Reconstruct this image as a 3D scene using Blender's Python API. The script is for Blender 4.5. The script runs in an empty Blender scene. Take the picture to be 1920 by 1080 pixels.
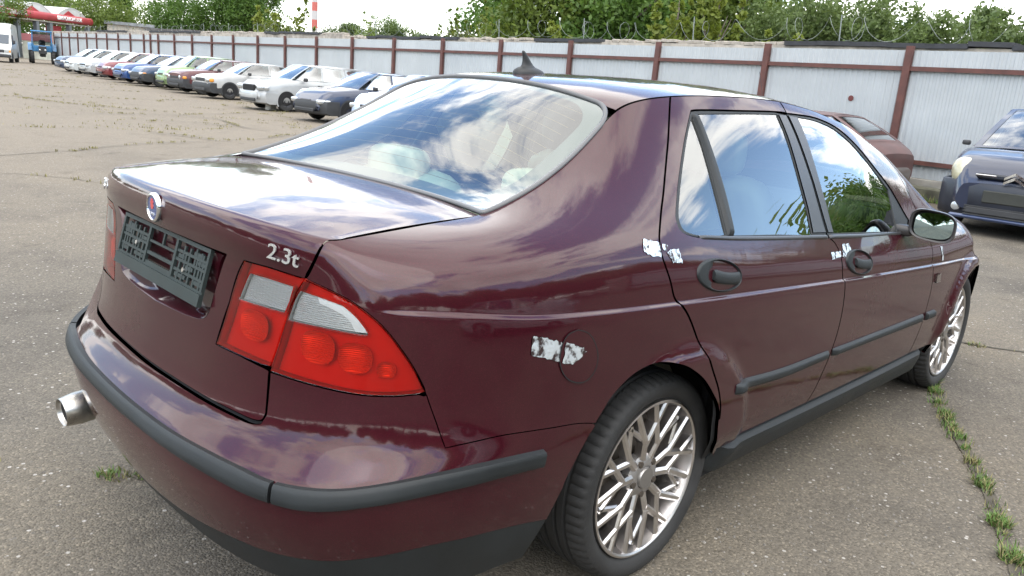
import bpy, math, random, json
import numpy as np
from mathutils import Vector, Matrix, Euler
from mathutils.geometry import delaunay_2d_cdt
PI=math.pi
scene=bpy.context.scene
COL=scene.collection
# ------------------------------------------------------------------ camera
cam_d=bpy.data.cameras.new('camera'); cam=bpy.data.objects.new('camera',cam_d); COL.objects.link(cam)
cam.location=(-1.8383,-1.9928,1.4207)
cam.rotation_euler=(1.31620,-0.076279,-0.778316)
cam_d.sensor_width=36.0; cam_d.lens=27.76; cam_d.clip_start=.05; cam_d.clip_end=3000
scene.camera=cam
# ------------------------------------------------------------------ daylight: broken cloud, veiled sun
SUN_EL,SUN_AZ=52.0,215.0        # azimuth measured from +X towards +Y (where the sun stands)
W=bpy.data.worlds.new('World'); scene.world=W; W.use_nodes=True
nt=W.node_tree; nt.nodes.clear()
def N(t,**k):
    n=nt.nodes.new(t)
    for a,b in k.items(): setattr(n,a,b)
    return n
def LK(a,b): nt.links.new(a,b)
out=N('ShaderNodeOutputWorld'); bg=N('ShaderNodeBackground'); LK(bg.outputs[0],out.inputs[0])
sky=N('ShaderNodeTexSky',sky_type='NISHITA'); sky.sun_disc=False
sky.sun_elevation=math.radians(SUN_EL); sky.sun_rotation=math.radians(90-SUN_AZ)
sky.air_density=1.25; sky.dust_density=.9; sky.ozone_density=3.0
bg.inputs[1].default_value=.15
tc=N('ShaderNodeTexCoord'); sp=N('ShaderNodeSeparateXYZ'); LK(tc.outputs['Generated'],sp.inputs[0])
def M(op,a,b=None,clamp=False):
    n=N('ShaderNodeMath',operation=op); n.use_clamp=clamp
    for i,x in enumerate((a,b)):
        if x is None: continue
        if isinstance(x,(int,float)): n.inputs[i].default_value=x
        else: LK(x,n.inputs[i])
    return n.outputs[0]
zz=M('MAXIMUM',sp.outputs[2],0.0)
den=M('ADD',zz,.16)
px=M('DIVIDE',sp.outputs[0],den); py=M('DIVIDE',sp.outputs[1],den)
cmb=N('ShaderNodeCombineXYZ'); LK(px,cmb.inputs[0]); LK(py,cmb.inputs[1]); cmb.inputs[2].default_value=3.7
n1=N('ShaderNodeTexNoise'); n1.inputs['Scale'].default_value=.95; n1.inputs['Detail'].default_value=9; n1.inputs['Roughness'].default_value=.60; n1.inputs['Distortion'].default_value=.25
LK(cmb.outputs[0],n1.inputs['Vector'])
cov=N('ShaderNodeMapRange'); cov.interpolation_type='SMOOTHSTEP'
LK(n1.outputs['Fac'],cov.inputs[0]); cov.inputs[1].default_value=.468; cov.inputs[2].default_value=.545
# thin veil brightening towards the horizon
veil=N('ShaderNodeMapRange'); LK(zz,veil.inputs[0]); veil.inputs[1].default_value=.20; veil.inputs[2].default_value=.0; veil.inputs[3].default_value=0; veil.inputs[4].default_value=.78
cover=M('MAXIMUM',cov.outputs[0],veil.outputs[0])
n2=N('ShaderNodeTexNoise'); n2.inputs['Scale'].default_value=2.1; n2.inputs['Detail'].default_value=6
off=N('ShaderNodeVectorMath',operation='ADD'); LK(cmb.outputs[0],off.inputs[0]); off.inputs[1].default_value=(.12,.2,5)
LK(off.outputs[0],n2.inputs['Vector'])
shade=N('ShaderNodeMapRange'); LK(n2.outputs['Fac'],shade.inputs[0]); shade.inputs[1].default_value=.3; shade.inputs[2].default_value=.7; shade.inputs[3].default_value=.70; shade.inputs[4].default_value=1.12
CL=N('ShaderNodeVectorMath',operation='SCALE'); CL.inputs[0].default_value=(7.8,7.76,7.62); LK(shade.outputs[0],CL.inputs['Scale'])
mx=N('ShaderNodeMix',data_type='RGBA'); LK(cover,mx.inputs[0]); LK(sky.outputs[0],mx.inputs[6]); LK(CL.outputs[0],mx.inputs[7])
LK(mx.outputs[2],bg.inputs[0])
sd=bpy.data.lights.new('sun','SUN'); sd.energy=.5; sd.angle=math.radians(62); sd.color=(1,.95,.87)
so=bpy.data.objects.new('sun',sd); COL.objects.link(so)
_a,_e=math.radians(SUN_AZ),math.radians(SUN_EL)
so.rotation_euler=Vector((math.cos(_e)*math.cos(_a),math.cos(_e)*math.sin(_a),math.sin(_e))).to_track_quat('Z','Y').to_euler()
scene.view_settings.view_transform='Standard'; scene.view_settings.look='None'
scene.view_settings.exposure=1.68; scene.view_settings.gamma=1.0; scene.view_settings.use_curve_mapping=False
random.seed(7); rng=np.random.default_rng(7)
# ------------------------------------------------------------------ helpers
def mat(name,col,rough=.5,metal=0.,coat=0.,coat_rough=.03,spec=.5,noise=None,bump=None,emit=None):
    """noise=(scale,amount,detail) tints the colour; bump=(scale,strength)"""
    m=bpy.data.materials.new(name); m.use_nodes=True; t=m.node_tree; b=t.nodes['Principled BSDF']
    b.inputs['Base Color'].default_value=(*col,1); b.inputs['Roughness'].default_value=rough; b.inputs['Metallic'].default_value=metal
    b.inputs['Coat Weight'].default_value=coat; b.inputs['Coat Roughness'].default_value=coat_rough; b.inputs['Specular IOR Level'].default_value=spec
    c=t.nodes.new('ShaderNodeTexCoord')
    if noise:
        n=t.nodes.new('ShaderNodeTexNoise'); n.inputs['Scale'].default_value=noise[0]; n.inputs['Detail'].default_value=noise[2] if len(noise)>2 else 5
        t.links.new(c.outputs['Object'],n.inputs['Vector'])
        r=t.nodes.new('ShaderNodeMapRange'); r.inputs[1].default_value=.3; r.inputs[2].default_value=.7; r.inputs[3].default_value=1-noise[1]; r.inputs[4].default_value=1+noise[1]
        t.links.new(n.outputs['Fac'],r.inputs[0])
        s=t.nodes.new('ShaderNodeVectorMath'); s.operation='SCALE'; s.inputs[0].default_value=col; t.links.new(r.outputs[0],s.inputs['Scale'])
        t.links.new(s.outputs[0],b.inputs['Base Color'])
        r2=t.nodes.new('ShaderNodeMapRange'); r2.inputs[1].default_value=.3; r2.inputs[2].default_value=.7; r2.inputs[3].default_value=max(rough-.12*noise[1],.02); r2.inputs[4].default_value=min(rough+.3*noise[1],1)
        t.links.new(n.outputs['Fac'],r2.inputs[0]); t.links.new(r2.outputs[0],b.inputs['Roughness'])
    if bump:
        n=t.nodes.new('ShaderNodeTexNoise'); n.inputs['Scale'].default_value=bump[0]; n.inputs['Detail'].default_value=4
        t.links.new(c.outputs['Object'],n.inputs['Vector'])
        bp=t.nodes.new('ShaderNodeBump'); bp.inputs['Strength'].default_value=bump[1]; bp.inputs['Distance'].default_value=.002
        t.links.new(n.outputs['Fac'],bp.inputs['Height']); t.links.new(bp.outputs[0],b.inputs['Normal'])
    if emit:
        b.inputs['Emission Color'].default_value=(*col,1); b.inputs['Emission Strength'].default_value=emit
    return m
def glass(name,tint,refl=1.0,rough=0.0,ior=1.52):
    """thin pane: tinted see-through plus a mirror layer by Fresnel (both faces of the pane)"""
    m=bpy.data.materials.new(name); m.use_nodes=True; t=m.node_tree; t.nodes.clear()
    o=t.nodes.new('ShaderNodeOutputMaterial'); mix=t.nodes.new('ShaderNodeMixShader'); tr=t.nodes.new('ShaderNodeBsdfTransparent'); gl=t.nodes.new('ShaderNodeBsdfGlossy')
    tr.inputs[0].default_value=(*tint,1); gl.inputs['Roughness'].default_value=rough; gl.inputs[0].default_value=(1,1,1,1)
    f=t.nodes.new('ShaderNodeFresnel'); f.inputs[0].default_value=ior
    k=t.nodes.new('ShaderNodeMath'); k.operation='MULTIPLY'; k.use_clamp=True; k.inputs[1].default_value=refl
    t.links.new(f.outputs[0],k.inputs[0]); t.links.new(k.outputs[0],mix.inputs[0]); t.links.new(tr.outputs[0],mix.inputs[1]); t.links.new(gl.outputs[0],mix.inputs[2]); t.links.new(mix.outputs[0],o.inputs[0])
    return m
def link(name,me,m,parent=None,loc=None):
    o=bpy.data.objects.new(name,me); COL.objects.link(o)
    if m is not None:
        if len(me.materials)==0: me.materials.append(m)
    if parent is not None: o.parent=parent
    if loc is not None: o.location=loc
    return o
def tag(o,label=None,cat=None,group=None,kind=None):
    if label:o['label']=label
    if cat:o['category']=cat
    if group:o['group']=group
    if kind:o['kind']=kind
    return o
def thing(name,label,cat,loc=(0,0,0),rz=0,group=None):
    o=bpy.data.objects.new(name,None); COL.objects.link(o); o.location=loc; o.rotation_euler=(0,0,rz); o.empty_display_size=.1
    return tag(o,label,cat,group)
def copy_tree(o,parent=None):
    c=o.copy(); COL.objects.link(c)
    if parent is not None: c.parent=parent
    for ch in list(o.children): copy_tree(ch,c)
    return c
class MB:
    """collects simple shapes into one mesh"""
    def __init__(s): s.v=[];s.f=[]
    def add(s,vs,fs):
        n=len(s.v); s.v+= [tuple(map(float,p)) for p in vs]; s.f+=[tuple(i+n for i in f) for f in fs]; return s
    def box(s,c,d,rz=0,rx=0,ry=0,taper=1.0,bev=0):
        hx,hy,hz=[x/2 for x in d]; R=Euler((rx,ry,rz)).to_matrix(); C0=Vector(c)
        if bev<=0:
            P=[(sx*hx*(taper if sz>0 else 1),sy*hy*(taper if sz>0 else 1),sz*hz) for sz in(-1,1) for sy in(-1,1) for sx in(-1,1)]
            s.add([R@Vector(p)+C0 for p in P],[(0,2,3,1),(4,5,7,6),(0,1,5,4),(2,6,7,3),(0,4,6,2),(1,3,7,5)])
        else:
            b=min(bev,hx*.95,hy*.95,hz*.95)
            ring=lambda z,i:[(x,y,z) for x,y in ((-hx+i,-hy+b),(-hx+b,-hy+i),(hx-b,-hy+i),(hx-i,-hy+b),(hx-i,hy-b),(hx-b,hy-i),(-hx+b,hy-i),(-hx+i,hy-b))]
            P=ring(-hz,b)+ring(-hz+b,0)+ring(hz-b,0)+ring(hz,b); F=[tuple(range(7,-1,-1)),tuple(range(24,32))]
            for k in range(3):
                for i in range(8): F.append((k*8+i,k*8+(i+1)%8,(k+1)*8+(i+1)%8,(k+1)*8+i))
            s.add([R@Vector(p)+C0 for p in P],F)
        return s
    def bar(s,a,b,r,n=6,r2=None,caps=True):
        a=Vector(a);b=Vector(b);d=(b-a)
        if d.length<1e-9:return s
        q=d.to_track_quat('Z','Y').to_matrix(); r2=r if r2 is None else r2
        P=[a+q@Vector((r*math.cos(2*PI*i/n),r*math.sin(2*PI*i/n),0)) for i in range(n)]+[b+q@Vector((r2*math.cos(2*PI*i/n),r2*math.sin(2*PI*i/n),0)) for i in range(n)]
        F=[(i,(i+1)%n,n+(i+1)%n,n+i) for i in range(n)]
        if caps:F+=[tuple(range(n-1,-1,-1)),tuple(range(n,2*n))]
        return s.add(P,F)
    def tube(s,pts,r,n=8,closed=False,rs=None):
        pts=[Vector(p) for p in pts];N_=len(pts);P=[];up=Vector((0,0,1));prev=None
        for i,p in enumerate(pts):
            a=pts[(i-1)%N_] if (closed or i>0) else p; b=pts[(i+1)%N_] if (closed or i<N_-1) else p
            t=(b-a).normalized()
            if prev is None:
                x=t.cross(up if abs(t.z)<.95 else Vector((1,0,0))).normalized()
            else: x=(prev-t*prev.dot(t)).normalized()
            prev=x; y=t.cross(x); rr=rs[i] if rs else r
            P+=[p+(x*math.cos(2*PI*k/n)+y*math.sin(2*PI*k/n))*rr for k in range(n)]
        F=[]
        for i in range(N_ if closed else N_-1):
            j=(i+1)%N_
            F+=[(i*n+k,i*n+(k+1)%n,j*n+(k+1)%n,j*n+k) for k in range(n)]
        if not closed: F+=[tuple(range(n-1,-1,-1)),tuple(range((N_-1)*n,N_*n))]
        return s.add(P,F)
    def lathe(s,prof,n=32,axis='Y',c=(0,0,0),closed=False):
        P=[];k=len(prof)
        for i in range(n):
            a=2*PI*i/n; ca,sa=math.cos(a),math.sin(a)
            for (r,h) in prof:
                p=(r*ca,h,r*sa) if axis=='Y' else ((r*ca,r*sa,h) if axis=='Z' else (h,r*ca,r*sa))
                P.append((p[0]+c[0],p[1]+c[1],p[2]+c[2]))
        F=[]
        for i in range(n):
            j=(i+1)%n
            for m in range(k if closed else k-1):
                m2=(m+1)%k; F.append((i*k+m,i*k+m2,j*k+m2,j*k+m))
        return s.add(P,F)
    def grid(s,P,closed_u=False,closed_v=False):
        P=np.asarray(P,float);n,m=P.shape[:2];F=[]
        for i in range(n if closed_u else n-1):
            for j in range(m if closed_v else m-1):
                F.append((i*m+j,((i+1)%n)*m+j,((i+1)%n)*m+(j+1)%m,i*m+(j+1)%m))
        return s.add(P.reshape(-1,3),F)
    def sbox(s,c,d,e=.35,nu=14,nv=10,rz=0,ry=0,rx=0):
        """rounded (superellipsoid) cushion"""
        R=Euler((rx,ry,rz)).to_matrix();C0=Vector(c);P=[]
        sg=lambda x:math.copysign(abs(x)**e,x)
        for i in range(nv+1):
            f=-PI/2+PI*i/nv
            for j in range(nu):
                a=2*PI*j/nu
                P.append(R@Vector((d[0]/2*sg(math.cos(f))*sg(math.cos(a)),d[1]/2*sg(math.cos(f))*sg(math.sin(a)),d[2]/2*sg(math.sin(f))))+C0)
        F=[(i*nu+j,i*nu+(j+1)%nu,(i+1)*nu+(j+1)%nu,(i+1)*nu+j) for i in range(nv) for j in range(nu)]
        return s.add(P,F)
    def mesh(s,name,smooth=False,ang=None):
        me=bpy.data.meshes.new(name); me.from_pydata(s.v,[],s.f); me.update()
        if smooth:
            me.polygons.foreach_set('use_smooth',[True]*len(me.polygons))
            if ang: me.set_sharp_from_angle(angle=math.radians(ang))
        return me
    def build(s,name,m,parent=None,smooth=False,ang=None,loc=None):
        return link(name,s.mesh(name,smooth,ang),m,parent,loc)
def text_mesh(txt,size,depth,name='lettering',bold=0.):
    cu=bpy.data.curves.new(name,'FONT'); cu.body=txt; cu.size=size; cu.extrude=depth; cu.offset=bold; cu.align_x='CENTER'; cu.align_y='CENTER'
    o=bpy.data.objects.new('_t',cu); COL.objects.link(o); bpy.context.view_layer.update()
    me=bpy.data.meshes.new_from_object(o.evaluated_get(bpy.context.evaluated_depsgraph_get())); bpy.data.objects.remove(o); me.name=name
    return me
# ================================================================== curves of the burgundy saloon's shut lines (u along the body, v up the section)
PL={
'cgap':[(0.284,12.0),(0.23,11.696),(0.168,11.356),(0.102,11.024),(0.035,10.672),(-0.034,10.258),(-0.081,9.841),(-0.105,9.471),(-0.11,8.933),(-0.085,7.927),(-0.048,6.455),(0.06,4.758),(0.154,3.222),(0.199,1.828),(0.218,1.135),(0.257,0.596),(0.299,0.364)],
'bgap':[(0.955,12.0),(0.947,11.746),(0.962,11.521),(0.971,10.778),(0.973,9.963),(0.972,9.459),(1.017,9.082),(1.023,8.055),(1.03,6.415),(1.043,4.492),(1.018,2.54),(0.973,0.906),(0.944,0.487),(0.93,0.55)],
'agap':[(2.04,8.578),(2.018,6.246),(2.04,4.506),(2.023,2.276),(2.009,0.519),(1.93,0.55)],
'gap':[(-1.09,11.664),(-1.108,10.411),(-1.14,8.185),(-1.175,5.845),(-1.204,5.155),(-1.221,4.695),(-1.222,4.263),(-1.22,3.829)],
'lamptop':[(-1.139,8.089),(-1.092,7.76),(-1.043,7.271),(-0.991,6.457),(-0.949,5.964),(-0.914,5.55),(-0.88,5.112),(-0.855,4.679)],
'lampbot':[(-0.855,4.658),(-0.907,4.619),(-0.964,4.608),(-1.023,4.623),(-1.086,4.65),(-1.154,4.671),(-1.22,4.689)],
'inner':[(-1.329,7.822),(-1.375,5.621),(-1.408,4.787)],
'innerbot':[(-1.408,4.787),(-1.316,4.767),(-1.227,4.75)],
'innertop':[(-1.329,7.822),(-1.235,8.113),(-1.141,8.167)],
'seam':[(-0.852,4.615),(-0.832,4.048),(-0.81,3.329),(-0.742,3.365),(-0.662,3.385),(-0.537,3.275),(-0.434,3.18),(-0.368,2.995)],
'archq':[(-0.376,2.948),(-0.331,3.722),(-0.285,4.058),(-0.226,4.287),(-0.167,4.392),(-0.108,4.44),(-0.026,4.297),(0.065,3.708),(0.151,2.321),(0.21,1.227),(0.251,0.64),(0.299,0.364)],
'archb':[(-0.367,2.923),(-0.43,1.488),(-0.465,0.851),(-0.488,0.461),(-0.503,0.199)],
'lip':[(-1.598,0.258),(-1.309,0.486),(-1.207,0.499),(-1.122,0.523),(-1.042,0.564),(-0.961,0.626),(-0.838,0.676),(-0.703,0.598),(-0.488,0.461)],
'stop':[(-1.53,2.455),(-1.361,2.496),(-1.25,2.453),(-1.184,2.336),(-1.137,2.315),(-1.083,2.332),(-1.03,2.377),(-0.943,2.507),(-0.85,2.582),(-0.726,2.563),(-0.554,2.433)],
'sbot':[(-1.5,1.817),(-1.309,1.755),(-1.225,1.665),(-1.155,1.61),(-1.111,1.579),(-1.069,1.605),(-1.017,1.682),(-0.964,1.757),(-0.848,1.819),(-0.723,1.75),(-0.562,1.662)],
'dlor':[(0.343,11.712),(0.28,11.449),(0.228,11.228),(0.156,10.893),(0.086,10.519),(0.029,10.126),(0.014,9.912),(0.017,9.733),(0.044,9.603),(0.094,9.512),(0.18,9.457),(0.3,9.444),(0.583,9.42),(0.95,9.411)],
'dlortop':[(0.343,11.712),(0.373,11.723),(0.474,11.721),(0.671,11.718),(0.936,11.731)],
'dloft':[(0.958,11.719),(1.042,11.74),(1.211,11.772),(1.362,11.734),(1.484,11.508),(1.61,11.208),(1.754,10.83),(1.874,10.083)],
'dlofb':[(0.983,9.424),(1.195,9.416),(1.467,9.425),(1.788,9.515)],
'bar':[(0.342,11.657),(0.331,11.249),(0.311,10.776),(0.288,10.188),(0.269,9.553)],
'barr':[(0.369,11.663),(0.361,11.244),(0.35,10.77),(0.332,10.183),(0.308,9.551)],
'rglr':[(0.884,11.685),(0.885,11.225),(0.877,10.644),(0.873,10.124),(0.852,9.504)],
'fgll':[(1.037,11.694),(1.041,11.238),(1.04,10.715),(1.043,10.191),(1.036,9.55)],
'fglr':[(1.722,10.819),(1.711,10.337),(1.689,9.574)],
'rglt':[(0.369,11.663),(0.595,11.671),(0.884,11.685)],
'fglt':[(1.037,11.694),(1.198,11.712),(1.349,11.671),(1.471,11.438),(1.598,11.136),(1.722,10.819)],
'mould':[(0.241,2.885),(0.597,2.493),(0.983,2.498),(1.48,2.519),(2.115,2.596)],
'mouldb':[(0.261,2.194),(0.614,1.847),(0.999,1.911),(1.502,1.882),(2.148,1.788)],
'bandbot':[(-1.395,7.785),(-1.499,7.61),(-1.723,7.48),(-1.757,7.44)],
'recess':[(-1.401,7.503),(-1.425,6.235),(-1.438,5.695),(-1.448,5.33),(-1.462,5.164),(-1.485,5.091),(-1.547,5.036),(-1.615,5.014),(-1.689,4.995),(-1.721,4.985)],
'fuel':[(-0.466,5.847),(-0.428,5.685),(-0.4,5.338),(-0.388,4.984),(-0.395,4.663),(-0.42,4.455),(-0.452,4.433),(-0.489,4.561),(-0.514,4.81),(-0.524,5.109),(-0.518,5.46),(-0.498,5.741)],
'tape1':[(-0.604,5.749),(-0.517,5.53),(-0.522,5.044),(-0.61,5.254)],
'tape2':[(-0.505,5.489),(-0.445,5.302),(-0.436,5.171),(-0.45,5.081),(-0.482,4.923),(-0.515,4.998)],
'tape3':[(-0.175,9.69),(-0.107,9.49),(-0.116,8.997),(-0.148,9.047),(-0.187,9.239)],
'tape4':[(-0.099,9.448),(-0.073,9.356),(-0.09,9.195),(-0.103,9.244)],
'tape5':[(-0.09,9.123),(-0.063,9.225),(-0.027,9.214),(-0.025,8.701),(-0.068,8.737)],
'tape6':[(0.943,8.782),(1.031,8.854),(1.023,8.501),(0.941,8.391)],
'tape7':[(1.064,9.137),(1.133,9.142),(1.129,8.567),(1.035,8.427)],
'hr':[(0.043,8.167),(0.171,8.78),(0.291,8.075),(0.166,7.207)],
'hf':[(1.068,8.199),(1.204,8.837),(1.303,8.165),(1.176,7.09)],
'badge23t':[(-1.227,10.446),(-1.16,10.427),(-1.228,9.542),(-1.16,9.696)],
'sill':[(0.313,0.094)],
'wiper':[(2.17,8.565),(2.184,6.768)],
'marker':[(2.094,5.254)],
'crease':[(-0.739,6.068),(-0.521,6.472),(-0.048,6.455),(0.312,6.446),(1.025,6.575),(1.95,6.425)],
'clearO':[(-1.154,6.843),(-1.109,6.799),(-1.043,6.573),(-1.006,6.121),(-0.978,5.752),(-0.98,5.715),(-1.021,5.725),(-1.094,5.732),(-1.18,5.699),(-1.17,6.135)],
'clearI':[(-1.312,6.805),(-1.246,6.914),(-1.175,6.986),(-1.184,6.174),(-1.194,5.832),(-1.246,5.812),(-1.341,5.768),(-1.331,6.084)],
'sweep':[(-1.111,6.713),(-1.071,6.636),(-1.036,6.454),(-1.006,6.105),(-0.98,5.749),(-1.009,5.739),(-1.022,5.954),(-1.042,6.134),(-1.072,6.283),(-1.104,6.392)],
}
# ---------------------------------------------------------------- body surface of the burgundy saloon
def _dense(us, vals, ud, sig):
    us=np.array(us,float); o=np.argsort(us); us=us[o]; vals=np.array(vals,float)[o]
    y=np.interp(ud,us,vals)
    h=ud[1]-ud[0]; n=int(4*sig/h); k=np.exp(-.5*(np.arange(-n,n+1)*h/sig)**2); k/=k.sum()
    yp=np.concatenate([2*y[0]-y[n:0:-1],y,2*y[-1]-y[-2:-n-2:-1]])
    return np.convolve(yp,k,'valid')
UEND=-1.72
def zc(x): return .882-.0663*x+.005*x*x
# rear stations (u, then per row x,y,z)
RU=[-.8,-.955,-1.094,-1.24,-1.42,-1.72]
REAR={
0:[(-.80,.80,.27),(-.92,.745,.285),(-1.01,.655,.295),(-1.08,.52,.30),(-1.115,.33,.30),(-1.13,0,.30)],
1:[(-.82,.848,.395),(-.95,.795,.393),(-1.05,.70,.385),(-1.125,.54,.378),(-1.16,.335,.376),(-1.175,0,.375)],
2:[(-.835,.872,.545),(-.975,.825,.535),(-1.085,.728,.525),(-1.158,.56,.517),(-1.195,.345,.513),(-1.207,0,.51)],
3:[(-.835,.870,.61),(-.97,.82,.60),(-1.075,.72,.592),(-1.145,.555,.585),(-1.18,.34,.581),(-1.193,0,.578)],
4:[(-.80,.836,.67),(-.94,.765,.66),(-1.02,.655,.65),(-1.07,.505,.64),(-1.10,.315,.635),(-1.112,0,.63)],
5:[(-.80,.828,.79),(-.94,.745,.79),(-1.01,.635,.79),(-1.058,.49,.79),(-1.088,.31,.79),(-1.102,0,.79)],
6:[(-.80,.822,.942),(-.935,.735,.945),(-.997,.63,.945),(-1.038,.49,.95),(-1.06,.31,.955),(-1.07,0,.955)],
7:[(-.80,.815,.965),(-.935,.728,.967),(-.993,.628,.968),(-1.035,.49,.985),(-1.06,.31,.99),(-1.072,0,.992)],
8:[(-.80,.803,.998),(-.935,.715,.995),(-.99,.625,.992),(-1.04,.49,1.01),(-1.066,.31,1.015),(-1.08,0,1.018)],
9:[(-.80,.775,1.035),(-.935,.70,1.015),(-.99,.622,1.015),(-1.043,.49,1.033),(-1.071,.31,1.042),(-1.085,0,1.046)],
10:[(-.80,.735,1.062),(-.935,.68,1.040),(-.99,.618,1.040),(-1.04,.485,1.058),(-1.069,.31,1.066),(-1.084,0,1.07)],
11:[(-.80,.68,1.08),(-.935,.65,1.065),(-.985,.614,1.063),(-1.032,.48,1.080),(-1.062,.31,1.087),(-1.078,0,1.090)],
12:[(-.80,.615,1.09),(-.93,.614,1.081),(-.968,.609,1.077),(-1.018,.475,1.09),(-1.05,.305,1.097),(-1.064,0,1.10)],
}
# side rows: (x, y, z)
SIDE={
0:[(-.6,.815,.27),(-.3,.815,.23),(.3,.815,.225),(1.2,.815,.21),(2.2,.815,.195),(3.0,.80,.2),(3.4,.72,.21),(3.65,.5,.22)],
1:[(-.6,.868,.395),(-.3,.868,.36),(.3,.868,.345),(1.2,.868,.335),(2.2,.868,.325),(3.0,.86,.32),(3.4,.78,.32),(3.65,.55,.32)],
2:[(-.6,.886,.545),(-.3,.886,.50),(.3,.89,.49),(1.2,.892,.48),(2.2,.89,.47),(3.0,.875,.45),(3.4,.80,.43),(3.65,.57,.43)],
3:[(-.6,.886,.603),(-.3,.888,.575),(.3,.892,.565),(1.2,.894,.55),(2.2,.892,.53),(3.0,.875,.50),(3.4,.80,.49),(3.65,.57,.48)],
4:[(-.6,.880,.665),(-.3,.889,.645),(.3,.893,.63),(1.2,.895,.61),(2.2,.892,.59),(3.0,.87,.57),(3.4,.79,.55),(3.65,.56,.53)],
5:[(-.6,.878,.79),(-.3,.890,.77),(.3,.893,.745),(1.2,.895,.70),(2.2,.892,.66),(3.0,.865,.64),(3.4,.78,.61),(3.65,.54,.59)],
6:[(-.6,.872,.916),(-.3,.885,.892),(0,.889,.872),(.3,.890,.853),(1.2,.892,.799),(2.2,.889,.75),(3.0,.855,.71),(3.4,.765,.67),(3.65,.53,.64)],
7:[(-.6,.865,.934),(-.3,.878,.912),(0,.881,.892),(.3,.882,.873),(1.2,.884,.819),(2.2,.881,.77),(3.0,.848,.725),(3.4,.755,.69),(3.65,.52,.66)],
8:[(-.6,.853,.988),(-.3,.868,.975),(.0,.872,.963),(.3,.873,.94),(.9,.874,.898),(1.5,.874,.862),(2.0,.872,.838),(2.4,.87,.82),(2.7,.865,.81),(3.3,.78,.75),(3.65,.5,.68)],
9:[(-.6,.822,1.043),(-.4,.832,1.05),(-.2,.837,1.052),(.05,.832,1.045),(.3,.825,1.016),(.9,.822,.97),(1.5,.82,.93),(2.0,.816,.898),(2.4,.812,.88),(2.7,.82,.865),(3.3,.74,.79),(3.65,.48,.70)],
10:[(-.6,.765,1.083),(-.4,.77,1.10),(-.2,.755,1.135),(.05,.725,1.185),(.3,.715,1.205),(.9,.718,1.19),(1.5,.738,1.14),(2.0,.755,1.02),(2.4,.77,.93),(2.7,.78,.90),(3.3,.70,.82),(3.65,.46,.72)],
11:[(-.6,.69,1.10),(-.4,.68,1.135),(-.2,.645,1.20),(.05,.595,1.315),(.3,.602,1.366),(.9,.612,1.385),(1.2,.617,1.37),(1.5,.637,1.318),(2.0,.69,1.15),(2.4,.73,.97),(2.7,.74,.92),(3.3,.66,.835),(3.65,.44,.73)],
12:[(-.7,.617,1.099),(-.547,.618,1.106),(-.36,.602,1.163),(-.221,.58,1.222),(-.083,.55,1.293),(.043,.522,1.374),(.15,.53,1.402),(.27,.543,1.417),(.45,.553,1.428),(.72,.56,1.433),(.95,.562,1.430),(1.2,.568,1.408),(1.5,.587,1.359),(1.9,.62,1.237),(2.25,.665,1.075),(2.5,.69,.965),(2.7,.70,.935),(3.3,.62,.845),(3.65,.42,.74)],
}
NR=13
UD=np.arange(UEND-1.7,3.66,.01)      # beyond UEND: mirrored for symmetry at the centre line
def build_rows():
    rows=[]
    for r in range(NR):
        us=[];xs=[];ys=[];zs=[]
        for (x,y,z) in SIDE[r]:
            us.append(x);xs.append(x);ys.append(y);zs.append(z)
            if x<.4: us.append(2*UEND-x);xs.append(x);ys.append(-y);zs.append(z)
        for u,(x,y,z) in zip(RU,REAR[r]):
            us.append(u);xs.append(x);ys.append(y);zs.append(z)
        for u,(x,y,z) in list(zip(RU,REAR[r]))[:-1]:
            us.append(2*UEND-u);xs.append(x);ys.append(-y);zs.append(z)
        sig=.05 if r>=11 else .07
        nose=1-.34*np.clip(UD-2.7,0,None)**1.3
        rows.append(np.stack([_dense(us,xs,UD,sig),-_dense(us,ys,UD,sig)*nose,_dense(us,zs,UD,sig)],1))
    return np.array(rows)   # NR,NU,3
ROWS=build_rows()
# clamped uniform cubic B-spline in v over rows -> parameter v in [0,12]
def _basis(v):
    p=3;n=NR
    kn=np.concatenate([[0]*3,np.linspace(0,NR-1,NR-2),[NR-1]*3]).astype(float)
    v=np.clip(np.asarray(v,float),0,NR-1-1e-9)
    N=[np.where((v>=kn[i])&(v<kn[i+1]),1.,0.) for i in range(len(kn)-1)]
    for d in range(1,p+1):
        M=[]
        for i in range(len(kn)-1-d):
            a=kn[i+d]-kn[i];b=kn[i+d+1]-kn[i+1]
            t=0
            if a>0:t=t+(v-kn[i])/a*N[i]
            if b>0:t=t+(kn[i+d+1]-v)/b*N[i+1]
            M.append(t+np.zeros_like(v))
        N=M
    return np.stack(N,-1)
ARCH=[(0.0,.318),(2.703,.318)]
def flare(P):
    # wheel-arch lip swelling out of the flank
    d=np.zeros(len(P))
    for cx,cz in ARCH:
        r=np.hypot((P[:,0]-cx),(P[:,2]-cz)*1.0)
        b=np.exp(-((np.maximum(r-.392,0))/.034)**2)
        d=np.maximum(d,.026*b*np.clip((P[:,2]-.28)/.12,0,1))
    return d
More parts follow.
